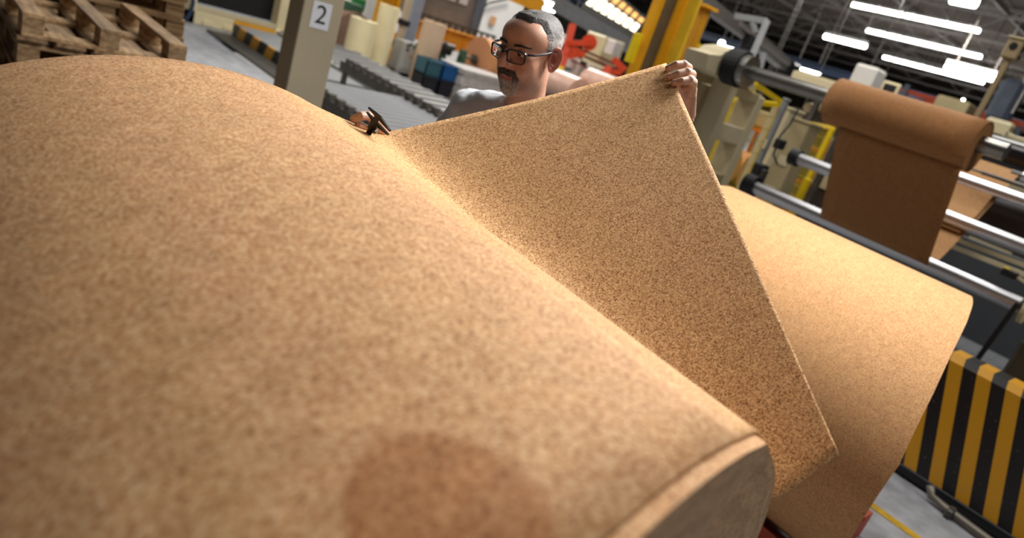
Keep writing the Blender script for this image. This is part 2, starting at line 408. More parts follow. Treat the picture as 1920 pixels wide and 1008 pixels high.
# ------------------------------------------------------------------ the man
def smin(a, b, k):
    h = np.clip(.5+.5*(b-a)/k, 0, 1); return b*(1-h)+a*h - k*h*(1-h)
def smax(a, b, k): return -smin(-a, -b, k)
def ell(p, c, r):
    q = (p-np.array(c))/np.array(r); k0 = np.linalg.norm(q, axis=-1); k1 = np.linalg.norm(q/np.array(r), axis=-1)
    return k0*(k0-1)/np.maximum(k1, 1e-9)
def cap(p, a, b, r, r2=None):
    a = np.array(a); b = np.array(b); pa = p-a; ba = b-a
    h = np.clip((pa@ba)/(ba@ba), 0, 1); rr = r if r2 is None else r+(r2-r)*h
    return np.linalg.norm(pa-h[..., None]*ba, axis=-1)-rr
def head_sdf(p):
    ps = p.copy(); ps[..., 1] = np.abs(ps[..., 1])           # the face is symmetric
    d = ell(ps, (-.014, 0, .038), (.099, .078, .083))
    d = smin(d, ell(ps, (.036, 0, .055), (.052, .060, .052)), .03)
    d = smin(d, ell(ps, (.030, 0, -.030), (.060, .060, .080)), .03)
    d = smin(d, ell(ps, (.012, .030, -.068), (.052, .036, .040)), .03)
    d = smin(d, ell(ps, (.058, 0, -.098), (.026, .026, .020)), .025)
    d = smin(d, cap(ps, (.080, 0, .027), (.074, .036, .027), .0105), .014)
    d = smin(d, ell(ps, (.058, .046, -.020), (.022, .018, .020)), .022)
    d = smin(d, ell(ps, (.074, .018, -.052), (.018, .026, .020)), .016)
    d = smax(d, -ell(ps, (.100, .032, .005), (.021, .021, .0135)), .012)
    d = smin(d, ell(ps, (.076, .032, .006), (.0135, .0155, .0125)), .004)
    d = smin(d, cap(ps, (.088, 0, .020), (.118, 0, -.020), .0085, .0120), .009)
    d = smin(d, ell(ps, (.117, 0, -.027), (.0130, .0120, .0110)), .006)
    d = smin(d, ell(ps, (.102, .0135, -.030), (.0125, .0075, .0085)), .006)
    d = smax(d, -ell(ps, (.109, .0070, -.0385), (.006, .0038, .005)), .003)
    d = smax(d, -cap(ps, (.097, .017, -.034), (.080, .034, -.064), .0028), .008)   # fold beside the mouth
    d = smin(d, ell(ps, (.0895, 0, -.0605), (.009, .024, .0055)), .006)
    d = smin(d, ell(ps, (.0880, 0, -.0715), (.009, .020, .0062)), .006)
    d = smax(d, -cap(ps, (.1005, 0, -.0655), (.088, .025, -.0660), .0017), .003)
    d = smax(d, -cap(ps, (.094, 0, -.083), (.086, .018, -.083), .0045), .008)
    for wz in (.052, .068, .083):
        d = smax(d, -cap(ps, (.094-.35*(wz-.04), 0, wz), (.080-.35*(wz-.04), .036, wz-.002), .0016), .005)
    d = smin(d, cap(ps, (-.020, 0, -.05), (-.042, 0, -.26), .056, .062), .030)
    return d
NA, NP = 250, 230
az = np.linspace(-math.pi, math.pi, NA, endpoint=False); pol = np.linspace(0.02, math.pi-.02, NP)
DIRS = np.stack([np.sin(pol)[:, None]*np.cos(az)[None], np.sin(pol)[:, None]*np.sin(az)[None], np.cos(pol)[:, None]*np.ones(NA)[None]], -1)
lo, hi = np.full((NP, NA), .02), np.full((NP, NA), .30)
HCEN = np.array([.02, 0, -.01])
t = np.full((NP, NA), .30)
for _ in range(70):                                        # march inwards from outside
    t = t - .75*head_sdf(HCEN+DIRS*t[..., None]); t = np.clip(t, .02, .30)
HR = t
HPOS = HCEN+DIRS*HR[..., None]
HEAD_AT = Q(992, 93, dep=1.85)
yaw = math.radians(-15); pit = math.radians(13)
Fv = Vector((-math.cos(yaw)*math.cos(pit), math.sin(yaw)*math.cos(pit), -math.sin(pit)))
Lf = Vector((-math.sin(yaw), -math.cos(yaw), 0)); Uv = Fv.cross(Lf); 
if Uv.z < 0: Uv = -Uv
HM = np.array([Fv, Lf, Uv])
HS = .93
def hw(p):
    p = np.asarray(p, float); return Vector(np.array(HEAD_AT)+np.array((p[0]*.93, p[1]*.93, p[2]*(.76 if p[2] > 0 else .99)))@HM)
def head_col():
    x, y, z = HPOS[..., 0], HPOS[..., 1], HPOS[..., 2]
    skin = np.array(lin('c0917a')); c = np.ones(HPOS.shape)*skin
    def mixin(col, f):
        nonlocal c
        f = np.clip(f, 0, 1)[..., None]; c = c*(1-f)+np.array(lin(col))*f
    g = lambda cx, cy, cz, r: np.exp(-(((x-cx)**2+(np.abs(y)-cy)**2+(z-cz)**2)/r**2))
    mixin('b8715c', .7*g(.105, 0, -.025, .022)); mixin('b9735f', .5*g(.07, .04, -.025, .022))
    mixin('cf9a82', .5*g(.07, 0, .075, .04))
    mixin('8f6252', .6*g(.088, .032, -.008, .010)); mixin('8a5c4c', .7*g(.085, .032, .014, .008))  # eye socket shade below the brow put into the skin colour
    st = np.exp(-((z+.085)/.035)**2)*(x > -.012)*(1-g(.1, 0, -.02, .03))
    nz = np.random.default_rng(3).random(x.shape)
    mixin('7d675b', .75*st*(.55+.6*nz)*np.clip((x+.012)/.02, 0, 1))
    lips = np.exp(-((z+.0665)/.0062)**2)*(np.abs(y) < .024)*(x > .07)
    mixin('a0645a', .85*lips)
    return c, nz
HCOL, HNZ = head_col()
def skin_mat():
    mt = bpy.data.materials.new('skin'); mt.use_nodes = True; nt = mt.node_tree; N = nt.nodes; Lk = nt.links
    b = N['Principled BSDF']; b.inputs['Roughness'].default_value = .48; b.inputs['Specular IOR Level'].default_value = .45
    b.inputs['Subsurface Weight'].default_value = .05; b.inputs['Subsurface Radius'].default_value = (.012, .005, .003)
    va = N.new('ShaderNodeVertexColor'); va.layer_name = 'Col'
    nz = N.new('ShaderNodeTexNoise'); nz.inputs['Scale'].default_value = 160; nz.inputs['Detail'].default_value = 3
    tc = N.new('ShaderNodeTexCoord'); Lk.new(tc.outputs['Object'], nz.inputs['Vector'])
    mr = N.new('ShaderNodeMapRange'); mr.inputs['To Min'].default_value = .86; mr.inputs['To Max'].default_value = 1.12
    Lk.new(nz.outputs['Fac'], mr.inputs['Value'])
    vm = N.new('ShaderNodeVectorMath'); vm.operation = 'SCALE'; Lk.new(va.outputs['Color'], vm.inputs[0]); Lk.new(mr.outputs[0], vm.inputs['Scale'])
    Lk.new(vm.outputs[0], b.inputs['Base Color'])
    bp = N.new('ShaderNodeBump'); bp.inputs['Strength'].default_value = .15; bp.inputs['Distance'].default_value = .002
    Lk.new(nz.outputs['Fac'], bp.inputs['Height']); Lk.new(bp.outputs['Normal'], b.inputs['Normal'])
    return mt
SKIN = skin_mat()
man = thing('person', 'grey haired man in glasses and a grey t-shirt measuring the raised cork sheet', 'person', (HEAD_AT.x+.08, HEAD_AT.y, 0))

# arms and hands: overlapping tapered tubes fused by a voxel remesh
def fuse(build_fn, voxel, sm=4):
    mb = MB(); build_fn(mb)
    bmesh.ops.recalc_face_normals(mb.bm, faces=mb.bm.faces)
    me = bpy.data.meshes.new('tmp'); mb.bm.to_mesh(me); mb.bm.free()
    ob = bpy.data.objects.new('tmp', me); COL.objects.link(ob)
    md = ob.modifiers.new('r', 'REMESH'); md.mode = 'VOXEL'; md.voxel_size = voxel
    if sm:
        s = ob.modifiers.new('s', 'SMOOTH'); s.iterations = sm; s.factor = .5
    dg = bpy.context.evaluated_depsgraph_get(); dg.update()
    me2 = bpy.data.meshes.new_from_object(ob.evaluated_get(dg)); bpy.data.objects.remove(ob); bpy.data.meshes.remove(me)
    return me2
SH_L = HEAD_AT+Vector((.075, -.185, -.262)); SH_R = HEAD_AT+Vector((.03, .205, -.235))
HANDR = Q(700, 240, dep=1.44)
fing = [  # index, middle, ring over the sheet's front; each: tip .. knuckle .. palm
    [Q(1253, 128, dep=1.527), Q(1267, 121, dep=1.522), Q(1282, 120, dep=1.532), Q(1291, 127, dep=1.570), Q(1290, 146, dep=1.612)],
    [Q(1256.5, 144, dep=1.506), Q(1271, 138.5, dep=1.502), Q(1288, 134, dep=1.510), Q(1298, 139, dep=1.560), Q(1295, 155, dep=1.612)],
    [Q(1264.5, 155.5, dep=1.492), Q(1278, 152.5, dep=1.487), Q(1293, 149, dep=1.497), Q(1300, 154, dep=1.555), Q(1297, 166, dep=1.612)]]
def hands(mb):
    # left hand (holds the corner)
    for k, f in enumerate(fing):
        mb.tube(f, [.0080, .0087, .0090, .0100, .0110], n=12)
        mb.ball(f[0], .0083, u=12, v=8); mb.ball(f[2], .0095, u=12, v=8)
    mb.tube([Q(1281, 167, dep=1.578), Q(1292, 163, dep=1.572), Q(1300, 166, dep=1.588), Q(1297, 178, dep=1.62)], [.0072, .0078, .0085, .0095], n=12)
    mb.ball(Q(1281, 167, dep=1.578), .0074, u=12, v=8)
    mb.tube([Q(1266, 146, dep=1.578), Q(1274, 158, dep=1.59), Q(1284, 174, dep=1.62), Q(1290, 190, dep=1.66)], [.0100, .0108, .0120, .0150], n=12)
    mb.ball(Q(1266, 146, dep=1.578), .0098, u=12, v=8)
    wrist = Q(1288, 215, dep=1.70)
    for f in fing: mb.tube([f[4], f[4].lerp(wrist, .6), wrist], [.0135, .0165, .022], n=12)
    mb.tube([Q(1297, 178, dep=1.62), wrist], [.012, .022], n=12)
    elb = HEAD_AT+Vector((.06, -.33, -.47))
    mb.tube([wrist, wrist.lerp(elb, .35), elb], [.024, .034, .040], n=16)
    mb.tube([elb, elb.lerp(SH_L, .5), SH_L], [.041, .047, .052], n=16); mb.ball(elb, .042)
    # right hand (works the caliper)
    tip = Q(663, 222.5, dep=1.375)
    mb.tube([tip, Q(676, 217, dep=1.372), Q(693, 217, dep=1.395), Q(706, 228, dep=1.43)], [.0078, .0092, .0098, .0120], n=12); mb.ball(tip, .0079, u=12, v=8)
    palm = Q(722, 262, dep=1.50)
    mb.tube([Q(706, 228, dep=1.43), palm], [.0125, .020], n=12)
    for k, (a, b, c) in enumerate([((672, 233, 1.39), (684, 240, 1.425), (700, 246, 1.46)), ((668, 245, 1.40), (681, 251, 1.435), (700, 256, 1.47)),
                                   ((672, 257, 1.41), (686, 262, 1.45), (703, 267, 1.48)), ((680, 268, 1.43), (692, 272, 1.46), (707, 276, 1.49))]):
        pa, pb, pc = [Q(x, y, dep=dd) for x, y, dd in (a, b, c)]
        r = (.0078, .0082, .0078, .0068)[k]
        mb.tube([pa, pb, pc, palm], [r, r*1.1, r*1.2, .018], n=12); mb.ball(pa, r, u=12, v=8)
    wr = Q(750, 292, dep=1.58)
    mb.tube([palm, wr], [.024, .025], n=14)
    eb = HEAD_AT+Vector((.02, .34, -.50))
    mb.tube([wr, wr.lerp(eb, .4), eb], [.026, .036, .041], n=16)
    mb.tube([eb, eb.lerp(SH_R, .5), SH_R], [.042, .048, .052], n=16); mb.ball(eb, .043)
arm_me = fuse(hands, .0020, 3)
# one body mesh: head, neck, ears and arms
vs, fs, cols = [], [], []
for i in range(NP):
    for j in range(NA):
        vs.append(hw(HPOS[i, j])); cols.append((*HCOL[i, j], 1))
for i in range(NP-1):
    for j in range(NA):
        a = i*NA+j; b = i*NA+(j+1) % NA; fs.append((a, a+NA, b+NA, b))
def ear(side):
    off = len(vs); NR, NT = 12, 40
    prof = [(0, .0045), (.22, .003), (.36, .006), (.46, .0125), (.56, .0150), (.66, .0115), (.76, .0120), (.86, .0185), (.94, .0200), (1.0, .0165), (1.02, .0105), (.9, .0060), (.6, -.002)]
    for (r, h) in prof:
        for k in range(NT):
            a = 2*math.pi*k/NT; cz, cx = math.cos(a), math.sin(a)
            lobe = max(0, -cz); wid = .0215*(1-.30*lobe); front = cx > 0
            hh = h*(1-.5*max(0, cx)) - (.006*lobe if .3 < r < .97 and False else 0)
            if lobe > .75 and .4 < r < .95: hh = .015
            X = -.013+cx*wid*r*(.82 if front else 1.0) - .16*(cz*.031*r); Z = -.006+cz*(.041 if cz > 0 else .034)*r
            Y = .0700+hh + (.008 if not front else 0)*r*abs(cx)
            vs.append(hw((X, side*Y, Z)))
            cc = np.array(lin('b9786a' if r > .7 else '9c5f50')); cols.append((*cc, 1))
    for i in range(len(prof)-1):
        for k in range(NT):
            a = off+i*NT+k; b = off+i*NT+(k+1) % NT; f = (a, b, b+NT, a+NT); fs.append(f if side > 0 else f[::-1])
ear(1); ear(-1)
off = len(vs)
for v in arm_me.vertices: vs.append(v.co.copy()); cols.append((*lin('bd937c'), 1))
for p in arm_me.polygons: fs.append(tuple(off+i for i in p.vertices))
me = bpy.data.meshes.new('body'); me.from_pydata(vs, [], fs)
ca = me.color_attributes.new('Col', 'FLOAT_COLOR', 'POINT'); ca.data.foreach_set('color', np.array(cols, dtype=np.float32).ravel())
me.materials.append(SKIN)
for p in me.polygons: p.use_smooth = True
body = bpy.data.objects.new('body', me); COL.objects.link(body); attach(body, man)

# hair, beard, eyebrows grow out of the head's own surface
def hairmat(name, c1, c2, sc):
    mt = bpy.data.materials.new(name); mt.use_nodes = True; nt = mt.node_tree; N = nt.nodes; Lk = nt.links
    b = N['Principled BSDF']; b.inputs['Roughness'].default_value = .6
    va = N.new('ShaderNodeVertexColor'); va.layer_name = 'Col'
    tc = N.new('ShaderNodeTexCoord'); mp = N.new('ShaderNodeMapping'); mp.inputs['Scale'].default_value = sc
    nz = N.new('ShaderNodeTexNoise'); nz.inputs['Scale'].default_value = 1; nz.inputs['Detail'].default_value = 4
    mr = N.new('ShaderNodeMapRange'); mr.inputs['From Min'].default_value = .3; mr.inputs['From Max'].default_value = .7; mr.inputs['To Min'].default_value = .45; mr.inputs['To Max'].default_value = 1.5
    vm = N.new('ShaderNodeVectorMath'); vm.operation = 'SCALE'
    Lk.new(tc.outputs['Object'], mp.inputs[0]); Lk.new(mp.outputs[0], nz.inputs['Vector']); Lk.new(nz.outputs['Fac'], mr.inputs['Value'])
    Lk.new(va.outputs['Color'], vm.inputs[0]); Lk.new(mr.outputs[0], vm.inputs['Scale']); Lk.new(vm.outputs[0], b.inputs['Base Color'])
    bp = N.new('ShaderNodeBump'); bp.inputs['Strength'].default_value = .6; bp.inputs['Distance'].default_value = .003
    Lk.new(nz.outputs['Fac'], bp.inputs['Height']); Lk.new(bp.outputs['Normal'], b.inputs['Normal'])
    return mt
HAIRM = hairmat('grey_hair', '', '', (140, 420, 140)); BEARDM = hairmat('grey_beard', '', '', (330, 330, 200))
def shell(name, thick, colfn, m):
    """thick: (NP,NA) array in metres, <=0 means none"""
    mask = thick > 0; idx = -np.ones((NP, NA), int); v2, c2, f2 = [], [], []
    need = mask.copy()
    for i in range(NP-1):
        for j in range(NA):
            jj = (j+1) % NA
            if mask[i, j] or mask[i+1, j] or mask[i, jj] or mask[i+1, jj]:
                q = []
                for (a, b) in ((i, j), (i+1, j), (i+1, jj), (i, jj)):
                    if idx[a, b] < 0:
                        idx[a, b] = len(v2); tk = thick[a, b] if mask[a, b] else -.0015
                        v2.append(hw(HPOS[a, b]+DIRS[a, b]*tk)); c2.append((*colfn(HPOS[a, b], HNZ[a, b]), 1))
                    q.append(idx[a, b])
                f2.append(q)
    me = bpy.data.meshes.new(name); me.from_pydata(v2, [], [tuple(map(int, q)) for q in f2])
    ca = me.color_attributes.new('Col', 'FLOAT_COLOR', 'POINT'); ca.data.foreach_set('color', np.array(c2, dtype=np.float32).ravel())
    me.materials.append(m)
    for p in me.polygons: p.use_smooth = True
    o = bpy.data.objects.new(name, me); COL.objects.link(o); attach(o, man); return o
X, Y, Z = HPOS[..., 0], HPOS[..., 1], HPOS[..., 2]
aY = np.abs(Y)
xlim = np.interp(Z, [-.09, -.06, -.03, -.005, .01, .03, .05, .075, .095, .12], [-.06, -.045, -.030, -.026, .010, .024, .022, .028, .050, .06])
xlim = xlim - .022*np.exp(-((aY-.048)/.014)**2)*(Z > .07) + .006*(aY < .03)*(Z > .085)
hm = (xlim - X)
topness = np.clip((Z-.055)/.05, 0, 1)
hair_t = np.where(hm > 0, np.clip(hm/.02, 0, 1)*(.0025+.0095*topness) + .0015*(HNZ-.5), -1)
hair_t = np.where((Z < -.075) | (hm <= 0), -1, hair_t)
def hair_col(p, n):
    tp = min(max((p[2]-.050)/.035, 0), 1); sd = min(max((.045-p[2])/.05, 0), 1)
    base = np.array(lin('4a4644'))*tp + np.array(lin('948f8b'))*(1-tp)
    base = base*(1-.35*sd) + np.array(lin('8b7466'))*.35*sd
    return base*(.7+.6*n)
shell('hair', hair_t, hair_col, HAIRM)
gb = lambda cx, cy, cz, rx, ry, rz: ((X-cx)/rx)**2+((aY-cy)/ry)**2+((Z-cz)/rz)**2
chin_m = 1-gb(.078, 0, -.097, .030, .033, .030)
side_m = 1-gb(.080, .029, -.072, .022, .0085, .026)
mous_m = 1-gb(.094, .014, -.0520, .022, .020, .0085)
lipcut = (np.abs(Z+.0665) < .0072) & (aY < .021)
bm_ = np.maximum(np.maximum(chin_m, side_m), mous_m)
beard_t = np.where((bm_ > 0) & ~lipcut, np.clip(bm_*2.5, 0, 1)*.0048*(.75+.5*HNZ), -1)
def beard_col(p, n):
    w_ = min(max((-p[2]-.062)/.02, 0), 1); c = np.array(lin('453c38'))*(1-w_)+np.array(lin('aaa39c'))*w_
    side = min(abs(p[1])/.03, 1)*.4
    return (c*(1-side)+np.array(lin('5a4f49'))*side)*(.55+.9*n)
shell('beard', beard_t, beard_col, BEARDM)
brow_c = .027+.004*np.sin(np.clip((aY-.012)/.045, 0, 1)*math.pi)
brow_m = np.where((np.abs(Z-brow_c) < .0040*(1-.5*np.clip((aY-.03)/.03, 0, 1))) & (aY > .013) & (aY < .055) & (X > .04), .0035*(.7+.6*HNZ), -1)
shell('eyebrows', brow_m, lambda p, n: np.array(lin('2e2927'))*(.7+.6*n), BEARDM)
# eyes: dark irises looking down under heavy lids
EYEW = mat('eye_white', 'd8cfc6', .25, var=.03); IRIS = mat('dark_iris', '2a1a12', .2, var=.1); LID = mat('eyelid_skin', '9c6656', .5, var=.08)
for s in (1, -1):
    c = np.array([.0795, s*.0315, .0055])
    eye = MB().ball(hw(c), .0118*HS, u=20, v=14).build('eyeball', EYEW, man, smooth=True)
    dirn = np.array([.88, 0, -.40]); dirn /= np.linalg.norm(dirn)
    MB().ball(hw(c+dirn*.0088), .0052, u=14, v=10).build('iris', IRIS, eye, smooth=True)
    mb = MB(); bm = mb.bm                                   # upper lid: part of a sphere
    rows = []
    for i in range(9):
        el = math.radians(-14 + i*12); rows.append([hw(c+.0130*np.array([math.cos(el)*math.cos(a), math.cos(el)*math.sin(a), math.sin(el)])) for a in np.linspace(-1.5, 1.5, 15)])
    mb.grid(rows); mb.build('eyelid', LID, man, smooth=True)
    mb = MB(); rows = []
    for i in range(5):
        el = math.radians(-75 + i*9); rows.append([hw(c+.0128*np.array([math.cos(el)*math.cos(a), math.cos(el)*math.sin(a), math.sin(el)])) for a in np.linspace(-1.5, 1.5, 15)])
    mb.grid(rows); mb.build('eyelid', LID, man, smooth=True)
NAIL = mat('fingernail', 'c89a8c', .3, var=.05)
for f in fing:
    ax = (f[0]-f[1]).normalized(); outw = (EYE-f[0]).normalized(); outw = (outw-ax*outw.dot(ax)).normalized()
    upv = ax.cross(outw)
    MB().ball(f[0]-ax*.001+outw*.0062, (.0062, .0048, .0022), Matrix((ax, upv, outw)).transposed().to_quaternion(), u=12, v=8).build('fingernail', NAIL, man, smooth=True)

# glasses
gl = thing('eyeglasses', "black rectangular glasses on the grey haired man's nose", 'glasses', hw((.105, 0, 0)))
def rim(s):
    pts = []
    for k in range(36):
        a = 2*math.pi*k/36; ca, sa = math.cos(a), math.sin(a)
        yy = math.copysign(abs(ca)**.4, ca)*.0255; zz = math.copysign(abs(sa)**.42, sa)*(.0175 if sa > 0 else .0185)
        y = s*(.0340+yy); x = .1135 - .55*max(0, abs(y)-.015)**1.15 ; pts.append((x, y, -.0005+zz))
    return pts
FRM = mat('black_frame', '16181c', .3, var=.1); TEMPLE = mat('blue_black_temple', '2a3340', .35, var=.1)
GLASS = bpy.data.materials.new('lens_glass'); GLASS.use_nodes = True
_nt = GLASS.node_tree; _b = _nt.nodes['Principled BSDF']; _b.inputs['Base Color'].default_value = (.93, .94, .95, 1); _b.inputs['Roughness'].default_value = .02
_b.inputs['Transmission Weight'].default_value = 1; _b.inputs['IOR'].default_value = 1.05
mb = MB()
for s in (1, -1):
    P = rim(s); n = len(P)
    rings = []
    for i in range(n):
        p = np.array(P[i]); tn = np.array(P[(i+1) % n])-np.array(P[i-1]); tn /= np.linalg.norm(tn); u = np.array([1, 0, 0]); v = np.cross(tn, u); v /= np.linalg.norm(v)
        th = .0016 if P[i][2] < 0 else .0026
        rings.append([mb.bm.verts.new(hw(p+u*a*.0022+v*b*th)) for a, b in ((1, 1), (1, -1), (-1, -1), (-1, 1))])
    for i in range(n):
        A, B = rings[i], rings[(i+1) % n]
        for k in range(4): mb.bm.faces.new((A[k], A[(k+1) % 4], B[(k+1) % 4], B[k]))
mb.tube([hw((.1125, .0095, .004)), hw((.1145, 0, .0065)), hw((.1125, -.0095, .004))], .0020, n=8)
mb.build('frame', FRM, gl, smooth=False)
for s in (1, -1):
    mb = MB(); P = rim(s); c = np.mean(np.array(P), 0); vv = [mb.bm.verts.new(hw(p)) for p in P]; cc = mb.bm.verts.new(hw(c+np.array([.001, 0, 0])))
    for i in range(len(P)): mb.bm.faces.new((vv[i], vv[(i+1) % len(P)], cc))
    o = mb.build('lens', GLASS, gl, smooth=True); sd = o.modifiers.new('t', 'SOLIDIFY'); sd.thickness = .0012
    MB().tube([hw((.0895, s*.0600, .010)), hw((.072, s*.0735, .011)), hw((.02, s*.0775, .0135)), hw((-.012, s*.0790, .018)), hw((-.030, s*.078, .006)), hw((-.040, s*.0765, -.012))],
              [.0022, .0024, .0022, .0020, .0018, .0018], n=8, sx=1.5).build('temple', TEMPLE, gl, smooth=True)

# clothes
def shirt_fn(mb):
    c = HEAD_AT+Vector((.055, 0, -.185))
    rings = []
    for (dz, rx, ry, dx) in ((-.035, .066, .075, -.018), (-.055, .085, .110, -.008), (-.085, .100, .165, .0), (-.12, .115, .190, .005), (-.20, .128, .200, .01), (-.32, .125, .190, .01), (-.45, .120, .175, .01), (-.60, .125, .180, .02), (-.70, .130, .188, .02)):
        rings.append([mb.bm.verts.new(c+Vector((dx+rx*math.copysign(abs(math.cos(a))**.85, math.cos(a)), ry*math.copysign(abs(math.sin(a))**.85, math.sin(a)), dz))) for a in np.linspace(0, 2*math.pi, 32, endpoint=False)])
    for a, b in zip(rings, rings[1:]):
        for k in range(32): mb.bm.faces.new((a[k], a[(k+1) % 32], b[(k+1) % 32], b[k]))
    mb.bm.faces.new(rings[0][::-1]); mb.bm.faces.new(rings[-1])
    for sh, eb in ((SH_L, HEAD_AT+Vector((.06, -.33, -.47))), (SH_R, HEAD_AT+Vector((.02, .34, -.50)))):
        inn = sh.lerp(c+Vector((0, 0, -.05)), .55)
        mb.tube([inn, sh, sh.lerp(eb, .35), sh.lerp(eb, .78)], [.066, .072, .070, .069], n=18); mb.ball(sh, .072)
        mb.ball(inn, .066)
        mb.tube([c+Vector((-.01, (sh-c).y*.28, .005)), sh.lerp(c, .35)+Vector((0, 0, .012)), sh], [.050, .062, .066], n=16)
shirt_me = fuse(shirt_fn, .007, 6)
CLOTH = mat('grey_jersey', 'cdd0d4', .95, var=.08, scale=220, spec=.1)
shirt_me.name = 't_shirt'; shirt_me.materials.clear(); shirt_me.materials.append(CLOTH)
for p in shirt_me.polygons: p.use_smooth = True
shirt = bpy.data.objects.new('t_shirt', shirt_me); COL.objects.link(shirt); attach(shirt, man)
tx = bpy.data.textures.new('folds', 'CLOUDS'); tx.noise_scale = .07
dm = shirt.modifiers.new('folds', 'DISPLACE'); dm.texture = tx; dm.strength = .016; dm.mid_level = .55; dm.texture_coords = 'LOCAL'
nk = HEAD_AT+Vector((.045, 0, -.205))
ringp = [nk+Vector((.068*math.cos(a)-.002, .073*math.sin(a), -.020*math.cos(a+math.pi)*.9)) for a in np.linspace(0, 2*math.pi, 33)]
MB().tube(ringp, .0085, n=8, caps=False).build('collar', CLOTH, shirt, smooth=True)
def trousers(mb):
    c = HEAD_AT+Vector((.10, 0, 0)); hz = .92
    mb.ball((c.x, c.y, hz), (.130, .185, .13))
    for s in (-1, 1):
        mb.tube([(c.x, c.y+s*.09, hz-.02), (c.x-.02, c.y+s*.11, .50), (c.x+.02, c.y+s*.12, .09)], [.098, .072, .060], n=18)
tr_me = fuse(trousers, .012, 4); tr_me.materials.clear(); tr_me.materials.append(mat('dark_work_trousers', '2f3542', .9, var=.15, scale=20))
for p in tr_me.polygons: p.use_smooth = True
tro = bpy.data.objects.new('trousers', tr_me); COL.objects.link(tro); attach(tro, man)
for s in (-1, 1):
    cx, cy = HEAD_AT.x+.10, HEAD_AT.y+s*.12
    mb = MB(); mb.ball((cx-.05, cy, .045), (.135, .048, .045)); mb.tube([(cx+.02, cy, .05), (cx+.02, cy, .13)], [.055, .052], n=14)
    for v in mb.bm.verts: v.co.z = max(v.co.z, .0)
    mb.build('shoe', mat('black_leather', '1b1a19', .5), man, smooth=True)

# caliper
cal_o = Q(706, 222, dep=1.352)
j = (Q(735, 248, dep=1.352)-Q(693, 203, dep=1.352)).normalized()
e = (Q(676, 240, dep=1.40)-Q(704, 216, dep=1.352)); e = (e-j*e.dot(j)).normalized()
nrm = j.cross(e)
RQ = Matrix((j, e, nrm)).transposed().to_quaternion()
cl = thing('caliper', 'dark sliding caliper gripping the top edge of the lifted sheet', 'caliper', cal_o)
CALM = mat('caliper_steel', '34322f', .35, .7, var=.25, scale=40); CALL = mat('caliper_bright_steel', 'a7a6a2', .3, 1., var=.1)
cb = lambda u_, v_, w_: cal_o+j*u_+e*v_+nrm*w_
MB().box(cb(0, .055, 0), (.0125, .135, .0030), RQ, .0008).build('beam', CALM, cl)
def jaw(v0, sgn, w_):
    mb = MB(); pl = [(-.006, 0), (-.024, .0010*sgn), (-.026, .0030*sgn), (-.006, .0085*sgn), (.008, .0105*sgn), (.036, .0040*sgn), (.0385, .0012*sgn), (.0365, 0)]
    mb.prism([cb(a, v0+b, w_-.0019) for a, b in pl], nrm*.0038); return mb
jaw(-.003, -1, 0).build('fixed_jaw', CALM, cl)
jaw(.0065, 1, .0006).build('sliding_jaw', CALM, cl)
MB().box(cb(.0005, .024, .0012), (.0190, .030, .0062), RQ, .001).build('slider', CALM, cl)
MB().cyl(cb(.0105, .031, -.003), cb(.0105, .031, .005), .0045, n=14).build('thumb_roller', CALL, cl)

# ------------------------------------------------------------------ column, pallets and the left background
lc = 4.35
pA, pB = Q(571, 0, l=lc), Q(647, 5, l=lc); pC = Q(543, 0, d=pA.x)
cx0, cx1, cy0, cy1 = pA.x, pB.x, lc, pC.y
col = thing('column', 'square cream steel column with a number plate beside the roller bed', 'column', ((cx0+cx1)/2, (cy0+cy1)/2, 0))
COLM = mat('column_paint', 'a39880', .5, var=.07, scale=2.5)
MB().box(((cx0+cx1)/2, (cy0+cy1)/2, CZ/2), (cx1-cx0, cy1-cy0, CZ), bev=.006).build('shaft', COLM, col)
MB().box(((cx0+cx1)/2, (cy0+cy1)/2, .012), (cx1-cx0+.16, cy1-cy0+.16, .024), bev=.004).build('base_plate', COLM, col)
# number plate: white paper with a black 2
u0, u1 = Q(589, 1, l=lc), Q(624, 8, l=lc); d0_, d1_ = Q(579, 50, l=lc), Q(614, 58, l=lc)
sx0, sx1 = (u0.x+d0_.x)/2, (u1.x+d1_.x)/2; sz1, sz0 = (u0.z+u1.z)/2, (d0_.z+d1_.z)/2
sg = MB().box(((sx0+sx1)/2, lc-.002, (sz0+sz1)/2), (sx1-sx0, .002, sz1-sz0)).build('number_plate', mat('white_paper', 'cdd0d6', .6, var=.03), col)
def text(body, size, loc, rx, rz, m, parent, name):
    cu = bpy.data.curves.new(name, 'FONT'); cu.body = body; cu.size = size; cu.align_x = 'CENTER'; cu.align_y = 'CENTER'; cu.extrude = .0006
    ob = bpy.data.objects.new(name, cu); COL.objects.link(ob)
    dg = bpy.context.evaluated_depsgraph_get(); dg.update()
    me = bpy.data.meshes.new_from_object(ob.evaluated_get(dg)); bpy.data.objects.remove(ob)
    o = bpy.data.objects.new(name, me); COL.objects.link(o); me.materials.clear(); me.materials.append(m)
    o.matrix_world = Matrix.Translation(loc) @ Euler((rx, 0, rz)).to_matrix().to_4x4()
    me.transform(o.matrix_world); o.matrix_world = Matrix.Identity(4)
    attach(o, parent); return o
text('2', (sz1-sz0)*.98, Vector(((sx0+sx1)/2, lc-.0042, (sz0+sz1)/2)), math.pi/2, 0, BLACK, sg, 'number')

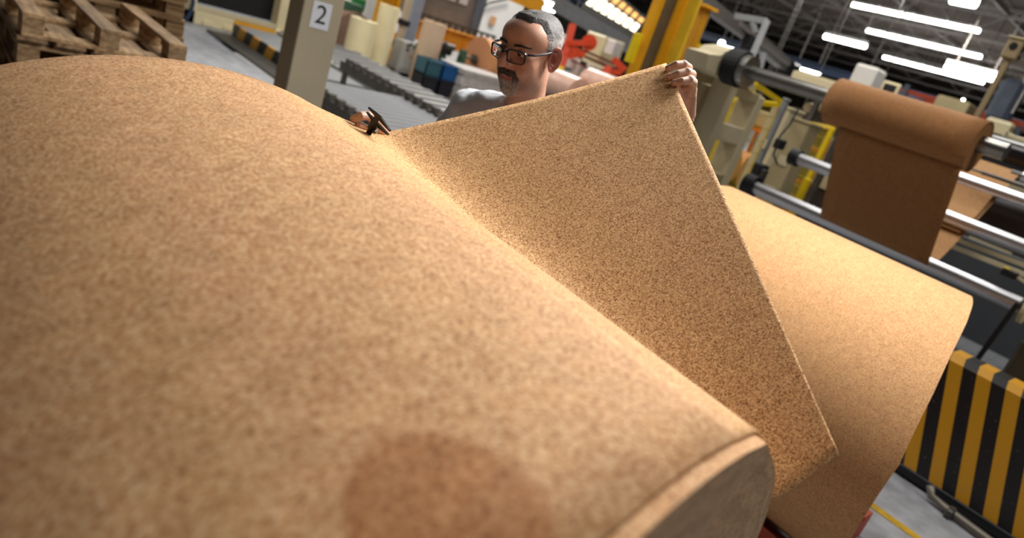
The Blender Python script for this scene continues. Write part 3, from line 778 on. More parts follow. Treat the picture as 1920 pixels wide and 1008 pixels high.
# pallets
def make_pallet(name, label, loc, rz=0, flip=False):
    r = thing(name, label, 'pallet', (0, 0, 0))
    Z = (lambda z: .144-z) if flip else (lambda z: z)
    board = None
    def add(nm, c, size):
        o = MB().box((0, 0, 0), size, bev=.003).build(nm, WOOD, None); o.location = c; o.parent = r; return o
    def dup(o, c):
        q = o.copy(); COL.objects.link(q); q.location = c; q.parent = r
    xs = (-.35, -.175, 0, .175, .35)
    o = add('deck_board', (xs[0], 0, Z(.133)), (.135, 1.2, .022)); [dup(o, (x, 0, Z(.133))) for x in xs[1:]]
    o = add('cross_board', (0, -.53, Z(.111)), (.8, .145, .022)); [dup(o, (0, y, Z(.111))) for y in (0, .53)]
    o = add('block', (-.35, -.53, Z(.061)), (.1, .145, .078))
    for x in (-.35, 0, .35):
        for y in (-.53, 0, .53):
            if (x, y) != (-.35, -.53): dup(o, (x, y, Z(.061)))
    o = add('runner', (-.35, 0, Z(.011)), (.1, 1.2, .022)); [dup(o, (x, 0, Z(.011))) for x in (0, .35)]
    r.location = loc; r.rotation_euler = (0, 0, rz)
    return r
G1, G2, G3 = 'pallets in the front stack under the upturned one', 'pallets in the tall stack at the back', 'pallets in the low stack at the left'
fx, fy = .925, 5.02
proto = make_pallet('pallet', 'wooden pallet in the front stack, sixth under the upturned pallet, on the floor', (fx, fy, 0)); proto['group'] = G1
for k in range(1, 6):
    copy_tree(proto, (fx+rnd.uniform(-.02, .02), fy+rnd.uniform(-.02, .02), .1445*k), rnd.uniform(-.015, .015), label='wooden pallet in the front stack, %s under the upturned pallet' % ('fifth', 'fourth', 'third', 'second', 'first')[k-1])
top = make_pallet('pallet', 'upturned wooden pallet with three runners up, on top of the front stack', (fx-.01, fy-.03, .1445*6), .01, True)
NTH = ['on the floor'] + ['%s from the floor' % w for w in 'second third fourth fifth sixth seventh eighth ninth tenth eleventh twelfth'.split()]
for k in range(12):
    p = copy_tree(proto, (1.30+rnd.uniform(-.02, .02), 6.92+rnd.uniform(-.03, .03), .1445*k), math.pi/2+rnd.uniform(-.015, .015), label='wooden pallet in the tall stack behind the upturned one, %s' % NTH[k]); p['group'] = G2
for k in range(6):
    p = copy_tree(proto, (-.10+rnd.uniform(-.02, .02), 5.15, .1445*k), .25+rnd.uniform(-.02, .02), label='wooden pallet in the low turned stack at far left, %s' % NTH[k]); p['group'] = G3

# cream machine with a dark opening
ml = 12.9
a = Q(338, 45, l=ml); b = Q(527, 78, l=ml)
x0, x1 = a.x-.1, b.x
mc = thing('press_machine', 'cream machine with a wide dark opening behind the pallets', 'machine', ((x0+x1)/2, ml+.6, 0))
MB().box(((x0+x1)/2, ml+1.0, 1.6), (x1-x0-.2, 1.2, 2.6)).build('dark_interior', BLACK, mc)
MB().box(((x0+x1)/2, ml+.1, .11), (x1-x0, .4, .22), bev=.01).build('sill', CREAML, mc)
MB().box((x0+.14, ml+.15, 1.5), (.28, .5, 3.0), bev=.01).build('post', CREAML, mc)
MB().box((x1-.07, ml+.15, 1.5), (.14, .3, 3.0), bev=.01).build('post', CREAML, mc)
MB().box(((x0+x1)/2, ml+.4, 3.1), (x1-x0, 1.2, .3), bev=.01).build('head_beam', CREAML, mc)
zr = Q(430, 28, l=ml-.05).z
MB().bar((x0+.2, ml-.05, zr), (x1-.15, ml-.05, zr), .05, .07).build('rail', CREAM, mc)
MB().box((x1+.10, ml+.4, .7), (.10, .4, 1.4), bev=.01).build('post', CREAM, mc)
for k in range(3):
    MB().box((x0+.5+k*.35, ml-.11, .05), (.18, .04, .08), bev=.004).build('foot_block', CREAML, mc)
hs = [Q(360, -20, l=ml-.2), Q(362, 5, l=ml-.2), Q(358, 22, l=ml-.2), Q(350, 34, l=ml-.2), Q(340, 40, l=ml-.2)]
tag(MB().tube(hs, .035, n=10).build('blue_hose', mat('blue_hose', '24344e', .5, var=.1), smooth=True), 'blue ribbed hose hanging down the cream machine', 'hose')

# raised track with a hazard-striped edge
def stripe_mat(name, sx, sy, sz, w_, c1='d89a16', c2='17161a', wear=.5, rough=.45):
    mt = bpy.data.materials.new(name); mt.use_nodes = True; nt = mt.node_tree; N = nt.nodes; Lk = nt.links
    b = N['Principled BSDF']; b.inputs['Roughness'].default_value = rough
    tc = N.new('ShaderNodeTexCoord'); dt = N.new('ShaderNodeVectorMath'); dt.operation = 'DOT_PRODUCT'; dt.inputs[1].default_value = (sx, sy, sz)
    ma = N.new('ShaderNodeMath'); ma.operation = 'DIVIDE'; ma.inputs[1].default_value = w_
    fr = N.new('ShaderNodeMath'); fr.operation = 'FRACT'; gt = N.new('ShaderNodeMath'); gt.operation = 'GREATER_THAN'; gt.inputs[1].default_value = .5
    Lk.new(tc.outputs['Object'], dt.inputs[0]); Lk.new(dt.outputs['Value'], ma.inputs[0]); Lk.new(ma.outputs[0], fr.inputs[0]); Lk.new(fr.outputs[0], gt.inputs[0])
    mx = N.new('ShaderNodeMix'); mx.data_type = 'RGBA'; mx.inputs['A'].default_value = (*lin(c1), 1); mx.inputs['B'].default_value = (*lin(c2), 1)
    Lk.new(gt.outputs[0], mx.inputs['Factor'])
    nz = N.new('ShaderNodeTexNoise'); nz.inputs['Scale'].default_value = 55; nz.inputs['Detail'].default_value = 4
    r = N.new('ShaderNodeMapRange'); r.inputs['From Min'].default_value = .68; r.inputs['From Max'].default_value = .72; r.inputs['To Max'].default_value = wear
    Lk.new(tc.outputs['Object'], nz.inputs['Vector']); Lk.new(nz.outputs['Fac'], r.inputs['Value'])
    m2 = N.new('ShaderNodeMix'); m2.data_type = 'RGBA'; m2.inputs['B'].default_value = (*lin('8a8578'), 1)
    Lk.new(r.outputs[0], m2.inputs['Factor']); Lk.new(mx.outputs['Result'], m2.inputs['A']); Lk.new(m2.outputs['Result'], b.inputs['Base Color'])
    return mt
tr = thing('transfer_track', 'raised steel track with a black and yellow striped edge left of the column', 'track', (4.55, 10.8, 0))
MB().box((4.14, 10.3, .02), (.42, 3.9, .04), bev=.005).build('kerb', DSTEEL, tr)
MB().box((4.37, 10.6, .11), (.04, 3.4, .22), bev=.004).build('striped_board', stripe_mat('track_stripes', 0, 1, .5, .62), tr)
MB().box((4.74, 10.6, .20), (.70, 3.4, .04), bev=.004).build('deck_plate', GREYP, tr)
MB().box((4.72, 12.32, .14), (.7, .04, .28), bev=.004).build('end_board', YEL, tr)
ln = MB().box((3.93, 8.9, .002), (.10, 5.0, .004)).build('floor_line', mat('white_line', 'b9b9b6', .6, var=.15)); tag(ln, 'worn pale line on the concrete in front of the striped track', 'floor marking')
tag(MB().box((4.0, 11.2, .002), (.28, .9, .004)).build('floor_patch', mat('hatch_shadow', '5b5c60', .6, var=.15)), 'dark floor hatch patch with its shadow painted in, by the striped track', 'floor plate')  # floor hatch shadow painted as a dark flat patch

# roller bed
rb = thing('roller_bed', 'low bed of grey steel rollers between two toothed rails', 'conveyor', (3.95, 7.0, 0))
rz_, rx0, rx1, ry0, ry1 = .50, 3.16, 4.66, 4.6, 7.2
ROLM = mat('roller_steel', '8e8f92', .5, .3, var=.12, scale=4)
n_r = 16; ro = None
for k in range(n_r):
    y = ry0+.06+k*(ry1-ry0-.12)/(n_r-1)
    if ro is None:
        ro = MB().cyl((-(rx1-rx0)/2+.03, 0, 0), ((rx1-rx0)/2-.03, 0, 0), .041, n=12).build('roller', ROLM, None, smooth=False); smooth_by_angle(ro); q = ro
    else:
        q = ro.copy(); COL.objects.link(q)
    q.location = ((rx0+rx1)/2, y, rz_-.045); attach(q, rb)
RAILM = mat('rail_grey', '66625c', .5, .4, var=.2, scale=5)
tooth = None
for x in (rx0, rx1):
    yl = ry1 if x == rx0 else 8.9
    MB().box((x, (ry0+yl)/2, rz_-.05), (.06, yl-ry0, .13), bev=.004).build('side_rail', RAILM, rb)
    for k in range(int((yl-ry0-.1)/.2)):
        y = ry0+.1+k*.2
        if tooth is None: tooth = MB().box((0, 0, 0), (.08, .10, .07), bev=.006).build('bearing_block', RAILM, None); q = tooth
        else: q = tooth.copy(); COL.objects.link(q)
        q.location = (x, y, rz_+.045); attach(q, rb)
    for k in range(5): MB().box((x, ry0+.15+k*(yl-ry0-.3)/4, (rz_-.11)/2), (.06, .06, rz_-.11)).build('leg', RAILM, rb)
MB().box(((rx0+rx1)/2, (ry0+ry1)/2, rz_-.16), (rx1-rx0-.1, ry1-ry0, .02)).build('tray', mat('tray_grey', '403f3e', .6, var=.2), rb)
rb2 = thing('pallet_conveyor', 'second pale roller bed behind the near one, past its toothed rail', 'conveyor', (5.9, 9.9, 0))
MB().box((5.86, 9.9, .20), (1.46, 5.0, .14), bev=.01).build('bed', mat('bed_grey', 'b3b1aa', .5, .2, var=.12, scale=3), rb2)
for k in range(14): MB().box((5.86, 7.6+k*.36, .285), (1.38, .10, .03), bev=.005).build('slat', ROLM, rb2)
for y in (7.6, 10, 12.2):
    for x in (5.3, 6.5): MB().box((x, y, .065), (.08, .08, .13)).build('leg', DSTEEL, rb2)
tag(MB().box((7.15, 12.3, .004), (.10, 6.0, .008)).build('floor_line', mat('olive_line', '8a7d2c', .6, var=.2)), 'dull olive floor line beyond the pale roller bed', 'floor marking')

# upright reels by the green machine
def upright_reel(name, label, px, py, r, h, m, dz=0., group=None):
    p = Q(px, py, h=dz); o = thing(name, label, 'reel', (p.x, p.y, dz))
    MB().cyl((p.x, p.y, dz), (p.x, p.y, dz+h), r, n=36).build('wound_web', m, o); smooth_by_angle(o.children[0])
    MB().cyl((p.x, p.y, dz+h-.01), (p.x, p.y, dz+h+.012), .07, n=16).build('core', mat('cardboard', '9a7a52', .8), o)
    return o
PAPER = mat('cream_paper', 'eadcb2', .7, var=.04); TANP = mat('tan_paper', 'c7ac90', .7, var=.05)
upright_reel('paper_reel', 'short fat cream reel standing in front of the brown disc', 666, 112, .26, .76, PAPER, .12)
upright_reel('paper_reel', 'tall cream reel standing right of the brown disc', 706, 118, .20, 1.12, PAPER, .12)
upright_reel('cork_reel', 'tall slim tan reel standing alone before the orange beam', 786, 156, .235, 1.22, TANP)
pal = thing('reel_platform', 'low dark platform under the two cream reels', 'platform', Q(690, 118, h=.06))
c = Q(688, 115, h=.06); MB().box((c.x, c.y, .06), (1.5, 1.1, .12), bev=.01).build('slab', mat('dark_timber', '4b3b30', .7, var=.2), pal)
# big disc of brown board and the green and orange machine behind
p = Q(662, 66, dep=14.6)
dk = thing('board_roll', 'brown roll seen end on behind the short cream reel', 'roll', (p.x, p.y, 0))
MB().cyl((p.x, p.y-.02, p.z), (p.x+.05, p.y+.45, p.z), .46, n=40).build('wound_board', mat('brown_board', '86695a', .7, var=.1), dk); smooth_by_angle(dk.children[0])
MB().cyl((p.x, p.y-.08, p.z), (p.x, p.y+.3, p.z), .07, n=16).build('spindle', DSTEEL, dk)
MB().box((p.x, p.y+.45, p.z/2-.2), (.5, .5, max(.2, p.z-.42))).build('stand', DARK, dk)
gm = thing('winder_machine', 'green and orange winding machine behind the brown roll', 'machine', (p.x, p.y+1.2, 0))
c0 = Q(668, 30, dep=16.6)
MB().box((c0.x-.35, c0.y, c0.z/2), (.5, .5, c0.z), bev=.02).build('green_frame', GREEN, gm)
MB().box((c0.x+.15, c0.y+.1, c0.z/2+.3), (.55, .5, c0.z+.6), bev=.02).build('orange_frame', mat('warm_orange', 'd07d1a', .5, var=.12), gm)
q = Q(672, 8, dep=15.2); MB().box(q, (.34, .06, .26), bev=.02).build('green_cover', mat('bright_green', '2f8a4a', .5, var=.1), gm)
q = Q(650, 12, dep=15.2); MB().box(q, (.22, .06, .3), bev=.02).build('white_cover', WHITE, gm)
q = Q(660, 30, dep=15.1); MB().box(q, (.22, .08, .16), bev=.02).build('motor', GREEN, gm)
q = Q(642, 95, dep=15.0); MB().box((q.x, q.y, .5), (.3, .4, 1.0), bev=.02).build('side_frame', GREEN, gm)
q = Q(700, 12, dep=16.4); tag(MB().box((q.x, q.y, q.z), (.42, .1, .9), bev=.01).build('white_board', WHITE), 'white panel hanging beside the orange machine frame', 'panel')

# yellow guard cage, posts, cabinet
def cage(name, label, px, py0, py1, wpx, dep, m, cat='guard'):
    t_ = Q(px, py0, dep=dep); b_ = Q(px-8, py1, dep=dep); w_ = wpx*dep/1280*1.15
    r = thing(name, label, cat, (t_.x, t_.y, 0))
    for s in (-1, 1):
        MB().box((t_.x+s*w_/2, t_.y, (t_.z+b_.z)/2), (.09, .12, t_.z-b_.z)).build('post', m, r)
    n = max(3, int((t_.z-b_.z)/.16))
    for k in range(n+1):
        z = b_.z+(t_.z-b_.z)*k/n; MB().box((t_.x, t_.y, z), (w_, .03, .06 if k in (0, n) else .02)).build('cross_bar', m, r)
    for k in range(7): MB().box((t_.x-w_/2+w_*(k+.5)/7, t_.y+.02, (t_.z+b_.z)/2), (.03, .02, t_.z-b_.z)).build('upright_bar', m, r)
    MB().box((t_.x, t_.y+.12, (t_.z+b_.z)/2), (w_, .02, t_.z-b_.z)).build('panel', YELD, r)
    MB().box((t_.x, t_.y+.1, b_.z/2), (w_, .12, b_.z)).build('dark_base', mat('dark_green', '1d2b22', .6, var=.2), r)
    return r
cage('guard_cage', 'yellow mesh cage above a dark green base', 740, -40, 66, 32, 14.6, YEL)
def post(name, label, px, py, dep, w_, d_, z0, z1, m, cat='post', part=None):
    p = Q(px, py, dep=dep); r = thing(name, label, cat, (p.x, p.y, z0))
    MB().box((p.x, p.y, (z0+z1)/2), (w_, d_, z1-z0), bev=.006).build(part or 'shaft', m, r)
    MB().box((p.x, p.y, z0+.012), (w_*1.5, d_*1.5, .024)).build('base_plate', m, r)
    return r
r = post('roller_post', 'slim pale post between the yellow cage and grey column', 752, 60, 14.0, .12, .12, 0, 1.75, mat('pale_post', 'b9a78e', .5, var=.06))
for z in (.55, 1.0): p = r.location; MB().box((p.x, p.y-.02, z), (.2, .18, .12), bev=.01).build('clamp', BLACK, r)
post('steel_column', 'blue grey steel column left of the orange beam', 772, 40, 14.8, .24, .24, 0, 5.5, mat('column_blue', '8b93a0', .5, var=.08), 'column')
p = Q(757, 105, dep=13.9)
cb_ = thing('control_cabinet', 'grey control cabinet with small marks at the foot of the blue column', 'cabinet', (p.x, p.y, 0))
ct = Q(760, 75, dep=13.9).z
MB().box((p.x, p.y, ct/2+.04), (.40, .35, ct-.08), bev=.012).build('cabinet_body', mat('cabinet_grey', '9d9c97', .5, var=.05), cb_)
MB().box((p.x, p.y-.18, ct/2+.06), (.34, .015, ct-.2), bev=.004).build('door', mat('cabinet_door', 'a8a7a2', .5, var=.05), cb_)
MB().box((p.x, p.y, .04), (.38, .33, .08)).build('plinth', BLACK, cb_)
for k, (dx, dz, m_) in enumerate([(-.08, .2, BLACK), (-.02, .24, BLACK), (.07, .2, GREEN), (.10, .27, BLACK), (-.07, .12, DARK), (.04, .02, YEL)]):
    MB().box((p.x+dx, p.y-.195, ct*.62+dz), (.05, .012, .055), bev=.004).build('marking', m_, cb_)

# orange beam with the grey cabin standing on it
bl = 13.6
A_, B_ = Q(775, 55, l=bl), Q(905, 88, l=bl)
ob_ = thing('gantry_beam', 'long orange gantry beam under the grey cabin', 'beam', ((A_.x+B_.x)/2, bl, 0))
ORB = mat('beam_orange', 'd28a1c', .5, var=.12, scale=2)
zb = (A_.z+B_.z)/2
MB().box(((A_.x+B_.x)/2+.8, bl, zb), (B_.x-A_.x+1.8, .3, .36), bev=.01).build('web', ORB, ob_)
for s in (-1, 1): MB().box(((A_.x+B_.x)/2+.8, bl-.03, zb+s*.19), (B_.x-A_.x+1.8, .42, .04), bev=.006).build('flange', ORB, ob_)
MB().box((A_.x-.35, bl+.02, zb/2-.1), (.25, .25, zb-.2), bev=.01).build('leg', ORB, ob_)
MB().box((B_.x+1.5, bl+.02, zb/2-.1), (.25, .25, zb-.2), bev=.01).build('leg', ORB, ob_)
for k in range(6): MB().box((A_.x+.3+k*.5, bl-.17, zb), (.03, .06, .34)).build('stiffener', ORB, ob_)
C_, D_ = Q(785, 10, l=bl+.3), Q(888, 60, l=bl+.3)
cn = thing('control_cabin', 'grey cabin with white window panes above the orange beam', 'cabin', ((C_.x+D_.x)/2, bl+.8, zb+.2))
cw = D_.x-C_.x; z0_ = zb+.21; ch = 1.5
CABM = mat('cabin_grey', '77706a', .6, var=.15)
MB().box(((C_.x+D_.x)/2, bl+.9, z0_+ch/2), (cw, 1.4, ch), bev=.01).build('cabin_body', CABM, cn)
MB().box((D_.x-.12, bl+.18, z0_+ch/2), (.24, .05, ch), bev=.01).build('corner_post', BLUEG, cn)
for k in range(3):
    f_ = MB().box((C_.x+.36+k*.34, bl+.19, z0_+.92), (.28, .04, .75), bev=.006).build('window_frame', CABM, cn)
    MB().box((C_.x+.36+k*.34, bl+.165, z0_+.92), (.22, .012, .66)).build('pane', mat('pale_pane', 'cfcdca', .25, var=.05), f_)
for k in range(12): MB().box((C_.x-.1+k*(cw+.4)/11, bl-.12, z0_+.06), (.05, .04, .12)).build('rail_stud', DSTEEL, cn)
MB().box(((C_.x+D_.x)/2+.1, bl-.12, z0_+.13), (cw+.5, .05, .05)).build('toe_rail', DSTEEL, cn)
# white wall behind
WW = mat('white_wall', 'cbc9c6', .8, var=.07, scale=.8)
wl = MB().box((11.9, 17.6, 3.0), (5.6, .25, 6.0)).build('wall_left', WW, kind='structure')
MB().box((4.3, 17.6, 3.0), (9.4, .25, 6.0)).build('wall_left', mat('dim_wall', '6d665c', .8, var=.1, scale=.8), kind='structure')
p = Q(924, 39, l=17.4); tag(MB().box(p, (.22, .04, .26), bev=.01).build('junction_box', mat('rust_box', 'b08560', .6, var=.1)), 'small rusty box fixed to the white wall', 'box')
dp = thing('drain_pipe', 'dark pipe with a branch running up the white wall', 'pipe', (Q(893, 60, l=17.3).x, 17.3, 0))
p0 = Q(893, 60, l=17.3); MB().tube([(p0.x, 17.3, .5), (p0.x, 17.3, 5.5)], .05, n=10).build('down_pipe', DSTEEL, dp, smooth=True)
q1 = Q(905, 2, l=17.3); MB().tube([(p0.x, 17.3, q1.z-.15), (p0.x+.15, 17.3, q1.z), (p0.x+.9, 17.3, q1.z+.35)], .035, n=8).build('branch_pipe', DSTEEL, dp, smooth=True)
MB().box((p0.x-.22, 17.35, 2.6), (.16, .08, 4.4)).build('cable_duct', mat('pale_duct', 'b3aea8', .6, var=.05), dp)

# horizontal cork roll on a green stand
c = Q(894, 112, dep=14.4); axd = Vector((1, 0, 0)); R_ = .48
hr = thing('cork_reel', 'lying orange tan cork reel on the green stand left of the man', 'reel', (c.x+.6, c.y, 0))
ORC = mat('orange_cork', 'c98d5c', .7, var=.06, scale=6); ORE = mat('orange_cork_end', 'b98058', .8, var=.06, scale=6)
MB().cyl(c, c+axd*1.5, R_, n=44).build('wound_cork', ORC, hr); smooth_by_angle(hr.children[0])
MB().cyl(c-axd*.012, c, R_*.985, n=44).build('end_face', ORE, hr)
MB().cyl(c-axd*.46, c+axd*.02, .035, n=12).build('spindle', STEEL, hr)
MB().cyl(c-axd*.12, c-axd*.05, .09, n=16).build('chuck', DSTEEL, hr)
gs = thing('unwind_stand', 'green unwinding stand with black gear carrying the lying reel', 'stand', (c.x-.3, c.y, 0))
MB().prism([(c.x-.44, c.y-.14, 0), (c.x-.44, c.y+.14, 0), (c.x-.44, c.y+.07, c.z+.12), (c.x-.44, c.y-.07, c.z+.12)], (.10, 0, 0)).build('side_frame', GREEN, gs)
MB().prism([(c.x+1.6, c.y-.25, 0), (c.x+1.6, c.y+.25, 0), (c.x+1.6, c.y+.1, c.z+.12), (c.x+1.6, c.y-.1, c.z+.12)], (.12, 0, 0)).build('side_frame', GREEN, gs)
MB().box((c.x+.78, c.y, .12), (1.86, .2, .2), bev=.02).build('base_frame', GREEN, gs)
MB().box((c.x-.10, c.y-.26, .36), (.24, .2, .42), bev=.03).build('gear_case', BLACK, gs)
MB().box((c.x-.72, c.y+.25, .78), (.34, .26, .24), bev=.03).build('drive', DARK, gs)
MB().box((c.x-.72, c.y+.25, .33), (.16, .2, .66), bev=.03).build('drive_foot', GREEN, gs)
MB().cyl((c.x-.80, c.y+.06, .84), (c.x-.6, c.y+.06, .84), .06, n=16).build('drum', DSTEEL, gs)
for k in range(4): MB().cyl((c.x+.15+k*.25, c.y-.32, .34), (c.x+.32+k*.25, c.y-.32, .34), .07, n=12).build('idler', DARK, gs)

# ribbed crates and the shrink-wrapped bundle
c = Q(806, 176, h=0)
def crate(px, py, nm, label, m, x, y, z, w_, h):
    r = thing(nm, label, 'crate', (x, y, z)); d_ = .4
    MB().box((x, y, z+.015), (w_, d_, .03)).build('bottom', m, r)
    for s in (-1, 1):
        MB().box((x+s*(w_/2-.01), y, z+h/2), (.02, d_, h)).build('side', m, r); MB().box((x, y+s*(d_/2-.01), z+h/2), (w_, .02, h)).build('side', m, r)
    for k in range(5): MB().box((x-w_/2+.04+k*(w_-.08)/4, y-d_/2-.008, z+h/2), (.025, .03, h*.96), bev=.004).build('rib', m, r)
    MB().box((x, y-d_/2-.01, z+h-.015), (w_+.01, .03, .03), bev=.004).build('lip', m, r)
    return r
TEAL = mat('teal_plastic', '365c68', .5, var=.12); BLU = mat('blue_plastic', '1d5488', .5, var=.1); BLKP = mat('black_plastic', '24242a', .5, var=.15)
cx_, cy_ = c.x+.02, c.y+.25
crate(0, 0, 'plastic_crate', 'black ribbed crate under the grey teal one, left in its row', BLKP, cx_-.05, cy_, 0, .34, .30)
crate(0, 0, 'plastic_crate', 'black ribbed crate under the bright blue one, right in its row', BLKP, cx_+.32, cy_-.02, 0, .34, .30)
crate(0, 0, 'plastic_crate', 'grey teal ribbed crate standing on a black crate', TEAL, cx_-.05, cy_, .302, .34, .30)
crate(0, 0, 'plastic_crate', 'bright blue ribbed crate standing on a black crate', BLU, cx_+.32, cy_-.02, .302, .34, .30)
c = Q(872, 188, h=0)
wb = thing('wrapped_bundle', 'low bundle of grey sheets in clear film beside the crates', 'bundle', (c.x, c.y+.05, 0))
WRAP = mat('film_wrapped_board', 'b7b0ab', .3, var=.18, scale=7)
for k in range(7): MB().box((c.x+.1+rnd.uniform(-.02, .02), c.y+.05+rnd.uniform(-.02, .02), .125+k*.072), (1.15, .8, .066), bev=.006).build('sheet_layer', WRAP, wb)
MB().box((c.x+.1, c.y+.05, .61), (1.2, .84, .03), bev=.01).build('film_top', mat('film_white', 'd6d2ce', .3, var=.08, scale=9), wb)
MB().box((c.x+.1, c.y+.05, .045), (1.2, .8, .09)).build('bundle_pallet', WOODG, wb)

# ------------------------------------------------------------------ the web machine on the right
MD = 5.3                                                     # its rolls run along the hall, at this distance
def zel(el, d): return HC+el*d
# upper shaft with the half wound web
sh = thing('web_shaft', 'long steel shaft reaching from the cream bearing frame into the wound web', 'shaft', (MD, 2.4, 0))
zs = zel(.0405, MD)
MB().cyl((MD, 3.30, zs), (MD, 1.30, zs), .056, n=24).build('bar', mat('dull_shaft_steel', '8f8d88', .32, 1., var=.15, scale=6), sh); smooth_by_angle(sh.children[0])
MB().cyl((MD, 3.34, zs), (MD, 3.27, zs), .13, n=28).build('flange', mat('worn_steel', 'a5a49e', .35, 1., var=.2), sh)
MB().cyl((MD, 3.48, zs), (MD, 3.34, zs), .15, n=28).build('rubber_hub', RUBBER, sh)
MB().cyl((MD, 3.52, zs), (MD, 3.48, zs), .12, n=28).build('bearing_ring', mat('worn_steel', 'a5a49e', .35, 1.), sh)

# the hanging web: over the shaft roll, loose flap in front, long sheet falling behind
wr_ = .178; zc = zel(.036, MD); wl0, wl1 = 1.46, 2.50
web = thing('cork_web', 'brown cork web wound on the upper shaft and hanging down behind the far roll', 'cork web', (MD, 2.0, 0))
rows = []
for k in range(33):
    a = math.radians(-70+ 285*k/32)
    rows.append([Vector((MD+math.cos(a)*wr_*1.0, wl0+(wl1-wl0)*i/8, zc+math.sin(a)*wr_)) for i in range(9)])
mb = MB(); mb.grid(rows); o = mb.build('wound_web', CORK_WEB, web, smooth=True); o.modifiers.new('t', 'SOLIDIFY').thickness = .012
mb = MB(); mb.cyl((MD, wl0+.004, zc), (MD, wl1-.004, zc), wr_-.016, n=36); o = mb.build('core_roll', CORK_WEB, web); smooth_by_angle(o)
zl = zel(-.118, 5.72)
prof = [(MD-.06+(5.66-MD+.06)*t_, zc-.155+(zl-zc+.155)*t_) for t_ in np.linspace(0, 1, 16)]
mb = MB(); mb.grid([[Vector((x, wl0+.01+(wl1-wl0-.16)*i/8, z)) for i in range(9)] for x, z in prof])
o = mb.build('hanging_sheet', CORK_WEB, web, smooth=True); o.modifiers.new('t', 'SOLIDIFY').thickness = .004
def strip(nm, pts, l0, l1, m):
    mb = MB(); mb.grid([[Vector((x, l0+(l1-l0)*i/6, z)) for i in range(7)] for x, z in pts]); o = mb.build(nm, m, web); o.modifiers.new('t', 'SOLIDIFY').thickness = .004
strip('return_strip', [(5.74, zl-.02), (6.12, zel(-.058, 6.12)), (6.5, zel(.008, 6.5)), (6.62, zel(.024, 6.62)), (6.8, zel(.024, 6.8))], wl0, wl1-.1, CORK_FAR)
strip('return_strip', [(6.02, zel(-.066, 6.02)), (6.22, zel(-.034, 6.22)), (6.36, zel(.0, 6.36)), (6.5, zel(.001, 6.5))], wl0+.02, wl1-.1, CORK_FAR)

CHROME = mat('bright_roller', 'c4c4c8', .32, 1., var=.06)
def roller(name, label, el, d, r, l0, l1, m, cat='roller', jr=None):
    o = thing(name, label, cat, (d, (l0+l1)/2, 0)); z = zel(el, d)
    b = MB().cyl((d, l0, z), (d, l1, z), r, n=24).build('barrel', m, o); smooth_by_angle(b)
    for a_, b_ in ((l0-.08, l0), (l1, l1+.08)): MB().cyl((d, a_, z), (d, b_, z), r*.6, n=16).build('journal', DSTEEL, o)
    return o
lower = roller('guide_roller', 'lowest long steel roller, just above the far cork roll', -.118, 5.72, .056, .86, 3.02, CHROME)
MB().cyl((5.72, 3.02, zl), (5.72, 3.12, zl), .10, n=20).build('bearing', BLACK, lower)
mid = roller('guide_roller', 'steel roller seen on both sides of the hanging web, half way down', -.054, 6.05, .052, .45, 2.92, CHROME)
MB().cyl((6.05, 2.92, zel(-.054, 6.05)), (6.05, 3.0, zel(-.054, 6.05)), .075, n=20).build('bearing', BLACK, mid)
roller('guide_roller', 'bright steel roller carrying the pale return strip at the right', -.006, 6.36, .055, .3, 2.5, CHROME)
roller('guide_roller', 'slim roller banded white and tan under the black roller', .020, 6.62, .050, .3, 1.44, CHROME)
roller('drive_roller', 'fat glossy black roller at the right edge', .040, 6.9, .115, .2, 2.3, mat('black_roller', '17171a', .22, var=.1))
roller('guide_roller', 'topmost steel roller at the right edge, above the cream beam', .064, 7.3, .06, .2, 1.62, CHROME)
roller('brown_roller', 'big dark brown roller low at the right edge', -.035, 7.3, .22, .2, 2.2, mat('brown_roller', '2b1a14', .4, var=.15))
roller('tension_rod', 'thin dark rod in front of the banded roller', .010, 6.2, .014, .3, 1.6, DSTEEL, 'rod')
def beam(label, el, d, l0, l1, hh, ww, m):
    o = thing('cross_beam', label, 'beam', (d, (l0+l1)/2, 0)); z = zel(el, d)
    MB().box((d, (l0+l1)/2, z), (ww, l1-l0, hh), bev=.006).build('box_section', m, o)
    for l in (l0, l1): MB().box((d, l, z), (ww*1.3, .02, hh*1.3), bev=.003).build('end_plate', m, o)
    return o
beam('cream cross beam above the black roller at the right', .052, 7.1, .2, 1.8, .13, .16, CREAML)
beam('cream cross beam between the banded roller and the bright roller', .006, 7.7, .2, 1.9, .10, .14, CREAM)
beam('dull cream cross beam under the dark brown roller', -.052, 7.9, .2, 2.2, .10, .16, KHAKI)
tb = thing('cream_bar', 'upper of two thin cream bars below the half way roller', 'bar', (6.6, 1.2, 0)); MB().bar((6.6, 1.75, zel(-.076, 6.6)), (6.25, .3, zel(-.070, 6.25)), .035).build('tube', CREAM, tb)
tb = thing('cream_bar', 'lower of two thin cream bars below the half way roller', 'bar', (6.4, 1.2, 0)); MB().bar((6.4, 1.72, zel(-.086, 6.4)), (6.15, .3, zel(-.080, 6.15)), .035).build('tube', CREAM, tb)
